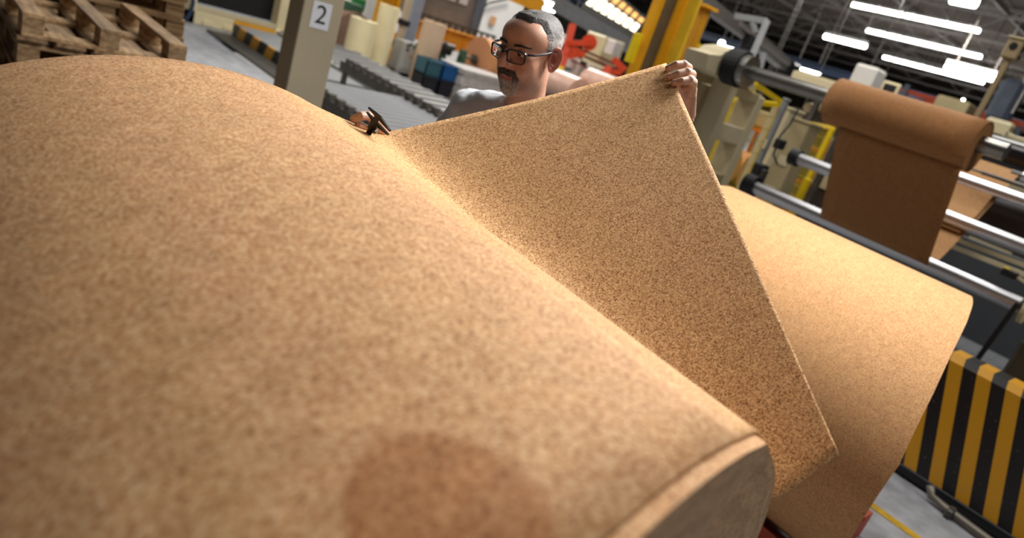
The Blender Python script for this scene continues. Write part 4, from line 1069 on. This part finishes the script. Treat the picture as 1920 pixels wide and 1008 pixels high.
# dark screen and the machine's right foot
tag(MB().box((9.6, 2.2, .55), (.05, 3.2, 1.1), bev=.01).build('dark_screen', mat('slate_sheet', '3c3f44', .5, var=.06)), 'plain slate grey sheet standing behind the steel rollers', 'screen')
ft = thing('machine_stand', 'cream machine upright with a black bracket at the right edge', 'machine', (5.75, .78, 0))
p = Q(1905, 570, d=5.72)
MB().box((5.85, .66, .55), (.16, .12, 1.1), bev=.01).build('upright', KHAKI, ft)
MB().box((5.9, .60, .62), (.30, .30, .5), bev=.02).build('gear_box', mat('dark_khaki', '4a4335', .5, var=.15), ft)
MB().bar((5.62, .86, zl+.02), (5.62, .90, .42), .03).build('lever', BLACK, ft)
MB().box((5.55, .93, .42), (.06, .30, .035), bev=.004).build('pedal', BLACK, ft)
MB().cyl((5.72, .83, zl), (5.72, .80, zl), .11, n=24).build('cream_ring', CREAML, ft)
MB().box((5.85, .66, .02), (.4, .4, .04), bev=.006).build('foot_plate', KHAKI, ft)
MB().box((5.5, .45, .3), (.22, .2, .6), bev=.02).build('cream_foot', CREAML, ft)
p = Q(1893, 513, d=5.8)
se = thing('proximity_switch', 'small black and yellow switch on the cream upright', 'switch', p)
MB().box((p.x, p.y, p.z), (.05, .10, .05), bev=.006).build('black_body', BLACK, se)
MB().box((p.x, p.y+.03, p.z+.028), (.045, .04, .01), bev=.003).build('yellow_cap', YELB, se)
MB().bar((p.x, p.y-.05, p.z), (p.x+.02, p.y-.34, p.z-.06), .02).build('stalk', CREAM, se)
# pole with a switch head
p = Q(1830, 222, dep=6.2); q = Q(1884, 108, dep=6.2)
sp_ = thing('sensor_pole', 'cream pole with a boxy head and round dark eye at upper right', 'sensor', (p.x, p.y, 1.5))
MB().box((p.x, p.y, (q.z+p.z)/2-.2), (.045, .045, q.z-p.z+.4), bev=.004).build('pole', mat('pole_tan', '9c8a68', .5, var=.06), sp_)
MB().box((p.x, p.y, q.z+.05), (.11, .13, .17), bev=.012).build('head', mat('pole_tan', '9c8a68', .5), sp_)
MB().box((p.x, p.y, q.z+.14), (.13, .15, .02), bev=.004).build('head_cap', KHAKI, sp_)
MB().cyl((p.x-.062, p.y-.062*0, q.z+.07), (p.x-.05, p.y, q.z+.07), .032, n=18).build('eye', BLACK, sp_)
MB().cyl((p.x-.01, p.y-.072, q.z+.07), (p.x-.01, p.y-.060, q.z+.07), .032, n=18).build('eye', BLACK, sp_)
MB().box((p.x, p.y-.068, q.z-.005), (.07, .006, .03)).build('plate', DSTEEL, sp_)

# bearing frame with its arm head
fl = 3.62
fr = thing('bearing_frame', 'cream steel frame that carries the end of the long shaft', 'frame', (5.2, fl, 0))
pa, pb = Q(1347, 190, l=fl), Q(1400, 205, l=fl)
za, zb_ = Q(1358, 150, l=fl).z, Q(1410, 176, l=fl).z
KH = KHAKI
for pp, zt in ((pa, za), (pb, zb_)):
    MB().box((pp.x, fl, zt/2), (.11, .22, zt), bev=.008).build('post', CREAM, fr)
    MB().box((pp.x-.0, fl, .02), (.26, .34, .04), bev=.006).build('foot', CREAM, fr)
for yy in (168, 250, 335):
    z = Q(1370, yy, l=fl).z; MB().box(((pa.x+pb.x)/2, fl, z), (pb.x-pa.x, .20, .09 if yy != 250 else .16), bev=.006).build('tie_plate', CREAM if yy == 250 else KH, fr)
hp = [Q(x, y, l=fl-.12) for x, y in ((1322, 128), (1330, 102), (1352, 104), (1362, 96), (1388, 95), (1412, 118), (1416, 172), (1385, 158), (1355, 150))]
MB().prism(hp, (0, .24, 0)).build('arm_head', CREAM, fr)
ap = [Q(x, y, l=fl+.10) for x, y in ((1292, 150), (1302, 128), (1360, 143), (1352, 163))]
MB().prism(ap, (0, .24, 0)).build('side_arm', KH, fr)
z_ = Q(1300, 150, l=fl+.2).z
MB().box((Q(1302, 180, l=fl+.2).x, fl+.2, z_/2), (.10, .2, z_), bev=.008).build('post', KH, fr)

# wire guards between the machine frames
def guard(name, label, top0, top1, bot, dep0, dep1, m, mesh_m, rails=1):
    a = Q(*top0, dep=dep0); b = Q(*top1, dep=dep1); zb2 = bot
    r = thing(name, label, 'guard', (b.x, b.y, 0))
    for q_ in (a, b): MB().box((q_.x, q_.y, (q_.z+zb2)/2), (.06, .06, q_.z-zb2), bev=.005).build('post', m, r)
    MB().bar(a, b, .05).build('top_rail', m, r)
    MB().bar((a.x, a.y, zb2+.1), (b.x, b.y, zb2+.1), .05).build('bottom_rail', m, r)
    mb = MB(); n = 16
    for k in range(1, n):
        f = k/n; p_ = a.lerp(b, f); mb.bar((p_.x, p_.y, zb2+.1), p_, .006)
    for k in range(1, 12):
        f = k/12; mb.bar((a.x, a.y, zb2+.1+(a.z-zb2-.1)*f), (b.x, b.y, zb2+.1+(b.z-zb2-.1)*f), .006)
    mb.build('wire_mesh', mesh_m, r, kind='stuff')
    return r
WIRE = mat('yellow_wire', 'b9a326', .5, var=.1)
wg = guard('wire_guard', 'yellow wire guard with a sloping top rail behind the bearing frame', (1375, 188), (1467, 197), 0, 7.3, 7.6, YELB, WIRE)
guard('wire_guard', 'yellow wire guard partly behind the hanging web', (1520, 232), (1562, 240), 0, 9.6, 8.6, YELB, WIRE)
p = Q(1516, 335, dep=7.8); tag(MB().box((p.x, p.y, p.z/2), (.07, .07, p.z), bev=.006).build('yellow_post', YELB), 'short yellow post left of the hanging web, low down', 'post')
a, b = Q(1416, 158, dep=6.8), Q(1474, 197, dep=7.4); MB().bar(a, b, .045).build('handrail', YELB, wg); MB().box((a.x, a.y, a.z/2), (.05, .05, a.z)).build('post', YELB, wg)
def tower(label, px, py, dep, w_, d_, m, ztop=None):
    p = Q(px, py, dep=dep); o = thing('machine_upright', label, 'upright', (p.x, p.y, 0)); z = p.z if ztop is None else ztop
    MB().box((p.x, p.y, z/2), (w_, d_, z), bev=.01).build('box_section', m, o)
    MB().box((p.x, p.y, z+.015), (w_*1.1, d_*1.1, .03), bev=.005).build('cap', m, o)
    for k in range(3): MB().box((p.x-w_/2-.006, p.y, z*(.35+.2*k)), (.012, d_*.5, .10)).build('cover_plate', CREAM, o)
    return o
tower('wide khaki machine upright left of the hanging web, behind the mid roller', 1512, 232, 7.3, .26, .22, KHAKI)
tower('pale cream upright standing behind the wide khaki one', 1478, 205, 8.4, .34, .26, CREAM)
tw = tower('slim grey upright with cables left of the khaki uprights', 1474, 190, 7.0, .06, .06, GREYP)
q = Q(1462, 270, dep=6.9)
cbx = tw
MB().box(q, (.12, .08, .10), bev=.01).build('cable_box', BLACK, cbx)
MB().tube([Q(x, y, dep=6.9) for x, y in ((1496, 205), (1480, 235), (1462, 255), (1450, 290), (1458, 308))], .010, n=6).build('cable', RUBBER, cbx)
MB().box(Q(1425, 318, dep=6.9), (.16, .1, .12), bev=.01).build('valve_block', BLACK, cbx)
q = Q(1422, 335, dep=6.9); MB().box(q, (.10, .1, .22), bev=.01).build('valve_block', DSTEEL, cbx)
# machine top boxes
for (px, py, dep, sz, m, lab) in ((1625, 150, 9.0, (.30, .3, .3), WHITE, 'white box on the machine top left of the dark framed monitor'),
                                  (1548, 160, 10.6, (.4, 1.0, .14), CREAM, 'long cream housing behind the upper shaft'),
                                  (1790, 200, 11, (.4, .5, .18), KHAKI, 'khaki housing among the rails behind the wound web'),
                                  (1872, 240, 7.6, (.16, .26, .14), CREAML, 'small cream bearing box at the end of the topmost steel roller')):
    q = Q(px, py, dep=dep); o = thing('machine_box', lab, 'housing', (q.x, q.y, 0))
    MB().box(q, sz, bev=.012).build('case', m, o); MB().box((q.x, q.y, q.z+sz[2]/2+.008), (sz[0]*.9, sz[1]*.9, .016), bev=.004).build('lid', m, o)
    MB().box((q.x, q.y, (q.z-sz[2]/2)/2), (.08, .08, q.z-sz[2]/2)).build('stem', DSTEEL, o)
q = Q(1668, 168, dep=9.4); mo = thing('monitor', 'small dark monitor in a cream frame above the wound web', 'monitor', q)
MB().box(q, (.05, .24, .2), bev=.01).build('bezel', CREAML, mo); MB().box(q+Vector((-.028, 0, 0)), (.006, .17, .13)).build('screen', BLACK, mo); MB().bar(q-Vector((0, 0, .1)), (q.x, q.y, 0), .04).build('stem', DSTEEL, mo)
q = Q(1884, 188, dep=13); gp = thing('grey_cover', 'rounded blue grey cover hanging beside the tan pole', 'cover', q)
MB().box(q, (.18, .40, .8), bev=.08).build('shell', BLUEG, gp); MB().box(q+Vector((0, 0, -.5)), (.1, .2, .3), bev=.02).build('hanger', BLUEG, gp)
# red beam rack far behind, and dark machinery
RKD = 16.0
rk = thing('rack', 'long rack with red orange beams behind the wound web', 'rack', (RKD, 5, 0))
for el_, hh in ((.076, .085), (.058, .06), (.02, .12)):
    for dd in (RKD, RKD+1.1): MB().box((dd, 2.2, zel(el_, RKD)), (.06, 8.2, hh), bev=.006).build('beam', mat('rack_red', 'b8431f', .55, var=.15), rk)
for k in range(5):
    for dd in (RKD, RKD+1.1): MB().box((dd, -1.8+k*2.0, 1.55), (.10, .10, 3.1)).build('upright', BLUEG, rk)
for el_ in (.036, .0): MB().box((RKD+.5, 2.2, zel(el_, RKD)), (1.0, 8.2, .03)).build('shelf', DSTEEL, rk)
for k in range(8):
    kd = ((.5, .44, .42, CREAM, 'cream'), (.6, .44, .36, DARK, 'dark'), (.55, .4, .45, KHAKI, 'khaki'), (.5, .44, .32, WHITE, 'white'))[k % 4]
    y = 2.3+k*.52; o = thing('carton', '%s carton on the red beam rack, %s' % (kd[4], ('nearest the right edge of the photo', 'second from the right edge', 'third from the right edge', 'fourth from the right edge', 'fifth from the right edge', 'sixth from the right edge', 'seventh from the right edge', 'at its left end')[k]), 'carton', (RKD+.5, y, zel(.04, RKD)+.02), 'cartons on the red beam rack')
    MB().box((RKD+.4, y, zel(.04, RKD)+.02+kd[2]/2*.7), (kd[0], kd[1], kd[2]*.7), bev=.01).build('carton_body', kd[3], o); MB().box((RKD+.4, y, zel(.04, RKD)+.024+kd[2]*.7), (kd[0]*.98, .06, .006)).build('tape', KHAKI, o)
bk = thing('back_machine', 'dark machine bank behind the steel rollers', 'machine', (11.5, 4, 0))
MB().box((11.6, 3.6, .95), (.9, 4.6, 1.9), bev=.02).build('body', mat('machine_brown', '3a322a', .6, var=.25, scale=2), bk)
for k in range(7): MB().box((11.12, 1.7+k*.63, 1.25), (.05, .55, .8), bev=.01).build('cover_door', [DARK, KHAKI, CREAM, DARK, GREYP, KHAKI, DARK][k], bk)
for k in range(6): MB().cyl((11.1, 1.6+k*.8, 1.95), (11.6, 1.6+k*.8, 2.0), .08, n=12).build('roll_end', [STEEL, DARK, KHAKI][k % 3], bk)

# background rolls on the floor behind the guard
for (px, py, dep, r_, ln_, lab) in ((1368, 312, 9.2, .26, .9, 'orange tan roll lying behind the bearing frame, nearer of the pair'), (1402, 322, 9.6, .25, .9, 'orange tan roll lying behind the yellow guard, farther of the pair')):
    q = Q(px, py, dep=dep); o = thing('cork_reel', lab, 'reel', (q.x, q.y, q.z-r_), 'reels behind the yellow guard')
    b_ = MB().cyl(q-Vector((0, .0, 0)), q+Vector((0, ln_, 0)), r_, n=32).build('wound_cork', ORC, o); smooth_by_angle(b_)
    MB().cyl(q-Vector((0, .01, 0)), q, .06, n=14).build('core', mat('cardboard', '9a7a52', .8), o)
    MB().box((q.x, q.y+ln_/2, (q.z-r_)/2), (.45, ln_, q.z-r_)).build('trestle', KHAKI, o)
q = Q(1440, 300, dep=10.4)
o = thing('clutter_rack', 'orange and white parts trolley seen through the yellow guard', 'trolley', (q.x, q.y, 0))
for k in range(3): MB().box((q.x, q.y, .4+k*.5), (.8, 1.2, .05)).build('shelf', ORANGE, o)
for sx_ in (-1, 1):
    for sy_ in (-1, 1): MB().box((q.x+sx_*.37, q.y+sy_*.57, .8), (.05, .05, 1.6)).build('post', ORANGE, o)
for k in range(3): MB().box((q.x, q.y-.3+.3*k, .56+.5*k), (.5, .4, .24), bev=.02).build('bin', [WHITE, CREAM, KHAKI][k], o)

# yellow gantry posts right behind the sheet's held corner
gd = 8.0
g = thing('lift_gantry', 'tall yellow lift mast of paired flanges and a brown rail behind the held corner', 'gantry', (Q(1215, 60, dep=gd).x, Q(1215, 60, dep=gd).y, 0))
for (px, wx, wy, off, m, nm) in ((1214, .085, .12, 0, YEL, 'left_flange'), (1236, .16, .05, .06, mat('rail_brown', '6e6250', .45, .3, var=.15), 'guide_rail'), (1262, .20, .06, .10, YEL, 'web_plate'), (1281, .05, .16, .0, mat('highlight_yellow', 'd8b02a', .45, var=.1), 'right_flange')):  # right flange carries a highlight painted as lighter yellow
    p = Q(px, 60, dep=gd+off); MB().box((p.x, p.y, 2.2), (wx, wy, 4.4), bev=.006).build(nm, m, g)
p = Q(1248, 60, dep=gd); MB().box((p.x, p.y, .02), (.8, .6, .04), bev=.006).build('base_plate', YEL, g); MB().box((p.x, p.y, 4.42), (.8, .5, .06), bev=.006).build('head_plate', YEL, g)
p = Q(1188, 90, dep=gd); MB().box((p.x, p.y, p.z), (.07, .10, .34), bev=.006).build('side_bracket', YELB, g)
p = Q(1306, 55, dep=8.6); g2 = thing('gantry_post', 'separate yellow post with a flat cap right of the lift mast', 'post', (p.x, p.y, 0)); zt = Q(1318, 13, dep=8.6).z
MB().box((p.x, p.y, zt/2), (.13, .13, zt), bev=.008).build('shaft', YELD, g2); MB().box((p.x, p.y, zt), (.28, .22, .035), bev=.004).build('cap_plate', YEL, g2); MB().box((p.x, p.y, .015), (.3, .3, .03)).build('foot_plate', YELD, g2)
a, b = Q(1278, 62, dep=9), Q(1345, 112, dep=9.2); MB().bar(a, b, .05, .06).build('rail', YELB, g2)
q = Q(1325, 135, dep=10); o = thing('machine_hood', 'cream hood behind the bearing frame arm', 'hood', (q.x, q.y, 0)); MB().box((q.x, q.y, q.z-.2), (.8, .6, .55), bev=.02).build('shell', CREAML, o); MB().box((q.x, q.y, (q.z-.4)/2), (.5, .4, q.z-.4), bev=.01).build('pedestal', KHAKI, o)

# orange coil machine behind the man's ear
om = thing('coil_machine', 'bright orange framed machine with parallel bars right of the man', 'machine', (Q(1110, 100, dep=14).x, Q(1110, 100, dep=14).y, 0))
def ob(x0, y0, x1, y1, w_, nm, m=REDO, dep=14.0): MB().bar(Q(x0, y0, dep=dep), Q(x1, y1, dep=dep), w_).build(nm, m, om)
ob(1074, 46, 1052, 128, .13, 'post'); ob(1058, 82, 1096, 104, .12, 'arm'); ob(1066, 80, 1112, 82, .10, 'arm', REDO, 13.9); ob(1056, 106, 1090, 100, .12, 'arm')
b_ = MB().cyl(Q(1105, 80, dep=13.9), Q(1105, 80, dep=14.2), .16, n=24).build('hub', REDO, om)
ob(1090, 93, 1172, 128, .05, 'bar', mat('bar_brown', '7a4030', .45, .3)); ob(1086, 101, 1170, 136, .05, 'bar', mat('bar_brown', '7a4030', .45, .3)); ob(1092, 110, 1150, 137, .07, 'bar', CREAML); ob(1070, 112, 1140, 145, .045, 'bar', mat('bar_brown', '7a4030', .45, .3))
ob(1150, 110, 1172, 132, .12, 'bracket'); ob(1142, 125, 1128, 160, .14, 'leg'); ob(1128, 133, 1165, 136, .10, 'bracket')
ob(1055, 140, 1050, 190, .12, 'leg')
ob(1046, 125, 1036, 165, .20, 'yellow_leg', YELB, 13.0)
for (px, py, s_) in ((1062, 75, .16), (1075, 118, .2), (1085, 135, .24), (1110, 130, .2), (1150, 90, .24)):
    MB().box(Q(px, py, dep=14.6), (s_, s_, s_*1.2), bev=.01).build('white_label', WHITE, om)
q = Q(1130, 92, dep=15.5); MB().box(q, (.7, .6, .55), bev=.03).build('cream_guard', CREAML, om)
MB().box((Q(1105, 145, dep=15).x, Q(1105, 145, dep=15).y, .5), (1.4, 1.2, 1.0), bev=.03).build('base_body', mat('olive_body', '8c8a6e', .6, var=.25, scale=3), om)
for k in range(2):
    q = Q(1060+k*92, 156+k*8, dep=9.4); o = thing('wrapped_roll', ('pink film wrapped roll by the man\'s neck', 'pink film wrapped roll farther from the man\'s neck')[k], 'roll', (q.x, q.y, 0), 'film wrapped rolls behind the man')
    b_ = MB().cyl((q.x, q.y-.3, q.z-.08), (q.x, q.y+.5, q.z-.08), .22, n=28).build('wrapped_web', mat('pink_film', 'cfa794', .3, var=.15, scale=8), o); smooth_by_angle(b_)
    MB().cyl((q.x, q.y-.31, q.z-.08), (q.x, q.y-.3, q.z-.08), .05, n=14).build('core', mat('cardboard', '9a7a52', .8), o)
    MB().box((q.x, q.y+.1, (q.z-.3)/2), (.5, .7, max(.05, q.z-.3))).build('rest', DARK, o)

# striped barrier in front, the pipe and floor line
def stripes_diag(name, phase):
    mt = stripe_mat(name, 0, -.949, .314, .143, 'c88f14', '121214', .75, .4); nt = mt.node_tree; N = nt.nodes; Lk = nt.links
    ma = [n for n in N if n.type == 'MATH' and n.operation == 'DIVIDE'][0]; ma.operation = 'MULTIPLY_ADD'; ma.inputs[1].default_value = 1/.143; ma.inputs[2].default_value = phase
    # raised tread pattern of the plate
    tc = [n for n in N if n.type == 'TEX_COORD'][0]; b = N['Principled BSDF']
    hs = []
    for sx_, ofs in ((1, 0), (-1, .5)):
        mp = N.new('ShaderNodeMapping'); mp.inputs['Rotation'].default_value = (math.radians(45*sx_), 0, 0); mp.inputs['Scale'].default_value = (1, 36, 80); mp.inputs['Location'].default_value = (0, ofs*9, ofs*3)
        vo = N.new('ShaderNodeTexVoronoi'); vo.inputs['Scale'].default_value = 1; vo.inputs['Randomness'].default_value = .15
        Lk.new(tc.outputs['Object'], mp.inputs[0]); Lk.new(mp.outputs[0], vo.inputs['Vector'])
        r = N.new('ShaderNodeMapRange'); r.inputs['From Min'].default_value = .2; r.inputs['From Max'].default_value = .34; r.inputs['To Min'].default_value = 1; r.inputs['To Max'].default_value = 0
        Lk.new(vo.outputs['Distance'], r.inputs['Value']); hs.append(r)
    mx = N.new('ShaderNodeMath'); mx.operation = 'MAXIMUM'; Lk.new(hs[0].outputs[0], mx.inputs[0]); Lk.new(hs[1].outputs[0], mx.inputs[1])
    bp = N.new('ShaderNodeBump'); bp.inputs['Strength'].default_value = .5; bp.inputs['Distance'].default_value = .003
    Lk.new(mx.outputs[0], bp.inputs['Height']); Lk.new(bp.outputs['Normal'], b.inputs['Normal'])
    return mt
br = thing('barrier', 'tread plate barrier with slanting yellow and black stripes at lower right', 'barrier', (4.67, .1, 0))
ST = stripes_diag('barrier_stripes', .548/.143)
bz0, bz1, bl0, bl1 = .075, .80, -.9, 1.15
MB().box((4.565, (bl0+bl1)/2, (bz0+bz1-.03)/2), (.03, bl1-bl0, bz1-.03-bz0)).build('front_plate', ST, br)
MB().prism([(4.55, bl0, bz1-.03), (4.585, bl0, bz1+.012), (4.74, bl0, bz1+.012), (4.77, bl0, bz1-.03)], (0, bl1-bl0, 0)).build('top_plate', ST, br)
MB().box((4.755, (bl0+bl1)/2, (bz0+bz1-.03)/2), (.03, bl1-bl0, bz1-.03-bz0)).build('back_plate', ST, br)
for l in (bl0+.02, bl1-.02): MB().box((4.66, l, (bz0+bz1-.04)/2), (.16, .03, bz1-.05-bz0)).build('end_plate', BLACK, br)
MB().box((4.66, (bl0+bl1)/2, .045), (.24, bl1-bl0, .06), bev=.006).build('foot_rail', BLACK, br)
for k in range(3): MB().box((4.66, bl0+.3+k*.72, .008), (.36, .10, .016)).build('floor_lug', BLACK, br)
pp = thing('floor_pipe', 'grey pipe lying on the floor along the foot of the barrier', 'pipe', (4.44, .1, 0))
MB().tube([(4.46, .57, .09), (4.46, .54, .04), (4.44, .45, .035), (4.40, .20, .035), (4.38, -.6, .035)], .022, n=12).build('tube', mat('pipe_grey', '6f6a60', .45, .5, var=.15), pp, smooth=True)
for l in (.42, .05): MB().box((4.43, l, .03), (.09, .04, .06), bev=.008).build('clip', DSTEEL, pp)
tag(MB().box((3.945, -.4, .002), (.065, 3.4, .004)).build('floor_line', mat('yellow_line', 'b08c1e', .6, var=.25, scale=20)), 'worn yellow line painted on the floor before the barrier', 'floor marking')
# tread plate floor area behind the barrier: raised studs
tp = thing('tread_plate', 'grey studded steel plate on the floor behind the barrier', 'floor plate', (8.2, 1.4, 0))
MB().box((8.3, 1.3, .006), (3.6, 3.4, .012)).build('plate', mat('plate_grey', '83868a', .45, .3, var=.15, scale=3), tp)
mb = MB()
for i in range(24):
    for j_ in range(22): mb.box((6.6+i*.145, -.3+j_*.15, .014), (.07, .025, .006), Euler((0, 0, .8 if (i+j_) % 2 else -.8)).to_quaternion())
mb.build('raised_studs', mat('stud_grey', '94979b', .4, .3), tp, kind='stuff')

# ------------------------------------------------------------------ roof: trusses, lamps, sloping window strip
for k, d in enumerate((13, 18, 23, 28, 33.5, 39, 45, 51.5, 58)):
    t_ = MB().box((d, 19, CZ-1.35), (.10, 66, .10)).build('trim_%d' % (k+1), ROOFB, kind='structure')
    MB().box((d, 19, CZ-.05), (.12, 66, .12)).build('top_chord', ROOFB, t_)
    n = 38; mb = MB()
    for i in range(n):
        y0 = -14+i*66/n; y1 = y0+66/n
        mb.bar((d, y0, CZ-1.32 if i % 2 else CZ-.08), (d, y1, CZ-.08 if i % 2 else CZ-1.32), .055)
    mb.build('brace', ROOFB, t_, kind='stuff')
for k in range(11):
    MB().box((36, -10+k*5.2, CZ-.14), (74, .14, .18)).build('trim_%d' % (20+k), ROOFB, kind='structure')
for k, (d, l0, l1) in enumerate(((30, -8, 45),)):
    o = thing('crane_beam', 'dark blue crane beam under the roof trusses', 'beam', (d, 15, 4.4)); z = zel(.072, d)
    MB().box((d, 18, z), (.3, 54, .26), bev=.02).build('web', mat('crane_blue', '27344a', .5, var=.1), o); MB().box((d, 18, z+.19), (.5, 54, .05)).build('flange', mat('crane_blue', '2e3e58', .5), o)
    for l in (-8, 8, 24, 40): MB().box((d+.3, l, CZ/2), (.25, .25, CZ), bev=.01).build('support', ROOFB, o)
ND = 0
def tube_lamp(p, q, label, group, r_=.075):
    global ND
    p, q = Vector(p), Vector(q); c = (p+q)/2; o = thing('tube_lamp', label, 'lamp', c, group)
    MB().bar(p+Vector((0, 0, r_*1.6)), q+Vector((0, 0, r_*1.6)), r_*2.4, r_*1.2).build('housing', WHITE, o)
    MB().cyl(p, q, r_, n=10).build('lit_tube', TUBE, o)
    top_ = CZ if c.x < 74 and c.y < 50 else c.z+2
    for s in (.15, .85):
        a = p.lerp(q, s); MB().bar(a+Vector((0, 0, r_*2)), (a.x, a.y, max(a.z+.2, top_)), .03).build('hanger', ROOFB, o)
    return o
ORD = ('leftmost', 'second from the left', 'third from the left', 'fourth from the left', 'fifth from the left', 'sixth from the left', 'rightmost')
def lamp_row(a, b, segs, zoom_x, row, h, r_=.085):
    P = Q(*a, h=h); E_ = Q(*b, h=h)
    n = len(segs)
    for i, (s0, s1) in enumerate(segs):
        x0, x1 = 1560+s0/5.04, 1560+s1/5.04
        f = lambda x: (x, a[1]+(b[1]-a[1])*(x-a[0])/(b[0]-a[0]))
        A, B = Q(*f(x0), d=P.x), Q(*f(x1), d=P.x); A.z = B.z = h
        nm = ORD[i] if i < n-1 else ORD[-1]
        tube_lamp(A, B, '%s lit tube of the %s ceiling row' % (nm, row), 'lit tubes of the %s ceiling row' % row, r_)
lamp_row((1600, 9), (1836, 59), [(192, 282), (288, 440), (452, 660), (690, 756), (766, 1075), (1082, 1300), (1306, 1390)], 0, 'upper', CZ-1.5, .075)
lamp_row((1625, 57), (1840, 107), [(325, 448), (460, 572), (582, 850), (858, 1126), (1136, 1408)], 0, 'middle', CZ-1.5, .08)
lamp_row((1656, 107), (1844, 156), [(486, 688), (696, 850), (862, 934), (942, 1184), (1190, 1430)], 0, 'lower', CZ-1.5, .085)
for (x0, y0, x1, y1, lab, dd, r_) in ((1546, 68, 1624, 86, 'single lit tube hanging left of the ceiling rows', 32, .10), (1485, 122, 1538, 135, 'single lit tube low over the wound web', 30, .09), (1773, 125, 1872, 151, 'single lit tube just under the lowest ceiling row, crossing the tan pole', 26, .10),
                                      (1786, -4, 1832, 4, 'lit tube cut by the top edge at the right', 24, .17), (1361, 85, 1390, 93, 'short lit tube over the bearing frame, left of its pair', 36, .11), (1396, 97, 1408, 101, 'short lit tube over the bearing frame, right of its pair', 36, .11)):
    A, B = Q(x0, y0, d=dd), Q(x1, y1, d=dd); B.z = A.z
    tube_lamp(A, B, lab, 'single lit tubes', r_)
for (x0, y0, x1, y1, lab) in ((1016, 2, 1046, 12, 'far lit tube right above the man\'s hair, upper of two'), (1014, 13, 1040, 21, 'far lit tube right above the man\'s hair, lower of two'), (1050, 24, 1058, 27, 'tiny far lit lamp between the tubes by the man\'s head'), (1071, 30, 1104, 42, 'far lit tube right of the man\'s head')):
    A, B = Q(x0, y0, dep=38), Q(x1, y1, dep=38); tube_lamp(A, B, lab, 'far lit tubes by the man', .08)
for (px, py, dep, r_, lab) in ((1353, 81, 30, .14, 'round lamp left of the short tubes'), (1283, 63, 24, .16, 'round lamp between the yellow mast and post'), (1275, 85, 24, .13, 'lower round lamp between the yellow mast and post'), (1302, 98, 22, .15, 'round lamp right of the yellow post'), (1211, 72, 26, .09, 'small round lamp seen through the yellow mast'),
                                (1414, 206, 22, .06, 'small lamp seen through the yellow guard, upper'), (1399, 227, 22, .06, 'small lamp seen through the yellow guard, lower'), (1481, 257, 22, .07, 'small lamp left of the khaki upright'), (1555, 285, 22, .05, 'small lamp beside the hanging web'), (1646, 167, 30, .10, 'small lamp left of the monitor'), (1806, 187, 30, .06, 'tiny lamp above the red beam rack'), (1261, 100, 24, .1, 'round lamp low between the yellow mast and post')):
    q = Q(px, py, dep=dep); o = thing('round_lamp', lab, 'lamp', q, 'round lamps in the hall')
    MB().ball(q, r_, u=14, v=8).build('lit_globe', TUBE, o, smooth=True); MB().cyl(q+Vector((0, 0, r_*.7)), q+Vector((0, 0, r_*1.6)), r_*.8, r_*.3, n=12).build('shade', GREYP, o)
    MB().bar(q+Vector((0, 0, r_*1.5)), (q.x, q.y, CZ), .03).build('cord', DSTEEL, o)
# sloping window strip
PANE2 = mat('amber_pane', 'ffc070', emit=1.1)
wd = 24.0
wa, wb2, wc, wd2 = Q(1134, -28, dep=wd), Q(1212, 36, dep=wd), Q(1188, 66, dep=wd), Q(1092, 10, dep=wd)
win = thing('window_1', None, None, wa); win['kind'] = 'structure'
fwd_off = FWD*.12
for i in range(7):
    for j_, (f0, f1) in enumerate(((.03, .34), (.40, .97))):
        u0_, u1_ = (i+.05)/7, (i+.95)/7
        T = lambda u, v: wa.lerp(wb2, u).lerp(wd2.lerp(wc, u), v)
        MB().prism([T(u0_, f0), T(u1_, f0), T(u1_, f1), T(u0_, f1)], fwd_off*.3).build('pane', PANE if j_ else PANE2, win)
for i in range(8): MB().bar(T(i/7, 0), T(i/7, 1), .06).build('mullion', DARK, win)
for v in (0, .37, 1): MB().bar(T(0, v), T(1, v), .08 if v != 1 else .2).build('transom', DSTEEL, win)
MB().bar(Q(1040, 5, dep=23), Q(1190, 92, dep=23), .35, .5).build('trim_40', mat('roof_beam_grey', '5b5b5c', .6, var=.15), kind='structure')
MB().bar(Q(935, -22, dep=16), Q(1018, 14, dep=16), .25, .3).build('trim_41', YEL, kind='structure')
# suspended conveyor tube and bracket upper right of the mast
sc = thing('overhead_duct', 'grey overhead duct running down toward the bearing frame', 'duct', Q(1400, 60, dep=13))
MB().bar(Q(1300, -10, dep=12), Q(1412, 72, dep=14), .22).build('duct', mat('duct_grey', '8a8680', .5, .3, var=.1), sc)
MB().bar(Q(1330, 0, dep=12.6), Q(1480, 120, dep=14.5), .07).build('edge_rail', ROOFB, sc)
MB().bar(Q(1412, 72, dep=14), Q(1480, 128, dep=16), .26).build('duct', mat('duct_grey', '8a8680', .5), sc)
MB().box(Q(1404, 80, dep=13.6), (.25, .25, .3), bev=.04).build('joint', BLACK, sc)
MB().box(Q(1478, 130, dep=15.8), (.4, .4, .35), bev=.05).build('joint', BLACK, sc)
MB().bar(Q(1438, 40, dep=11), Q(1407, 112, dep=11), .10).build('drop_leg', GREYP, sc); MB().bar(Q(1438, 40, dep=11), Q(1378, 30, dep=11.2), .09).build('cross_arm', GREYP, sc); MB().bar(Q(1418, 62, dep=11), Q(1410, 40, dep=11.1), .06).build('gusset', GREYP, sc)
MB().bar(Q(1432, 100, dep=12), Q(1424, 130, dep=12), .08).build('drop_leg', GREYP, sc)
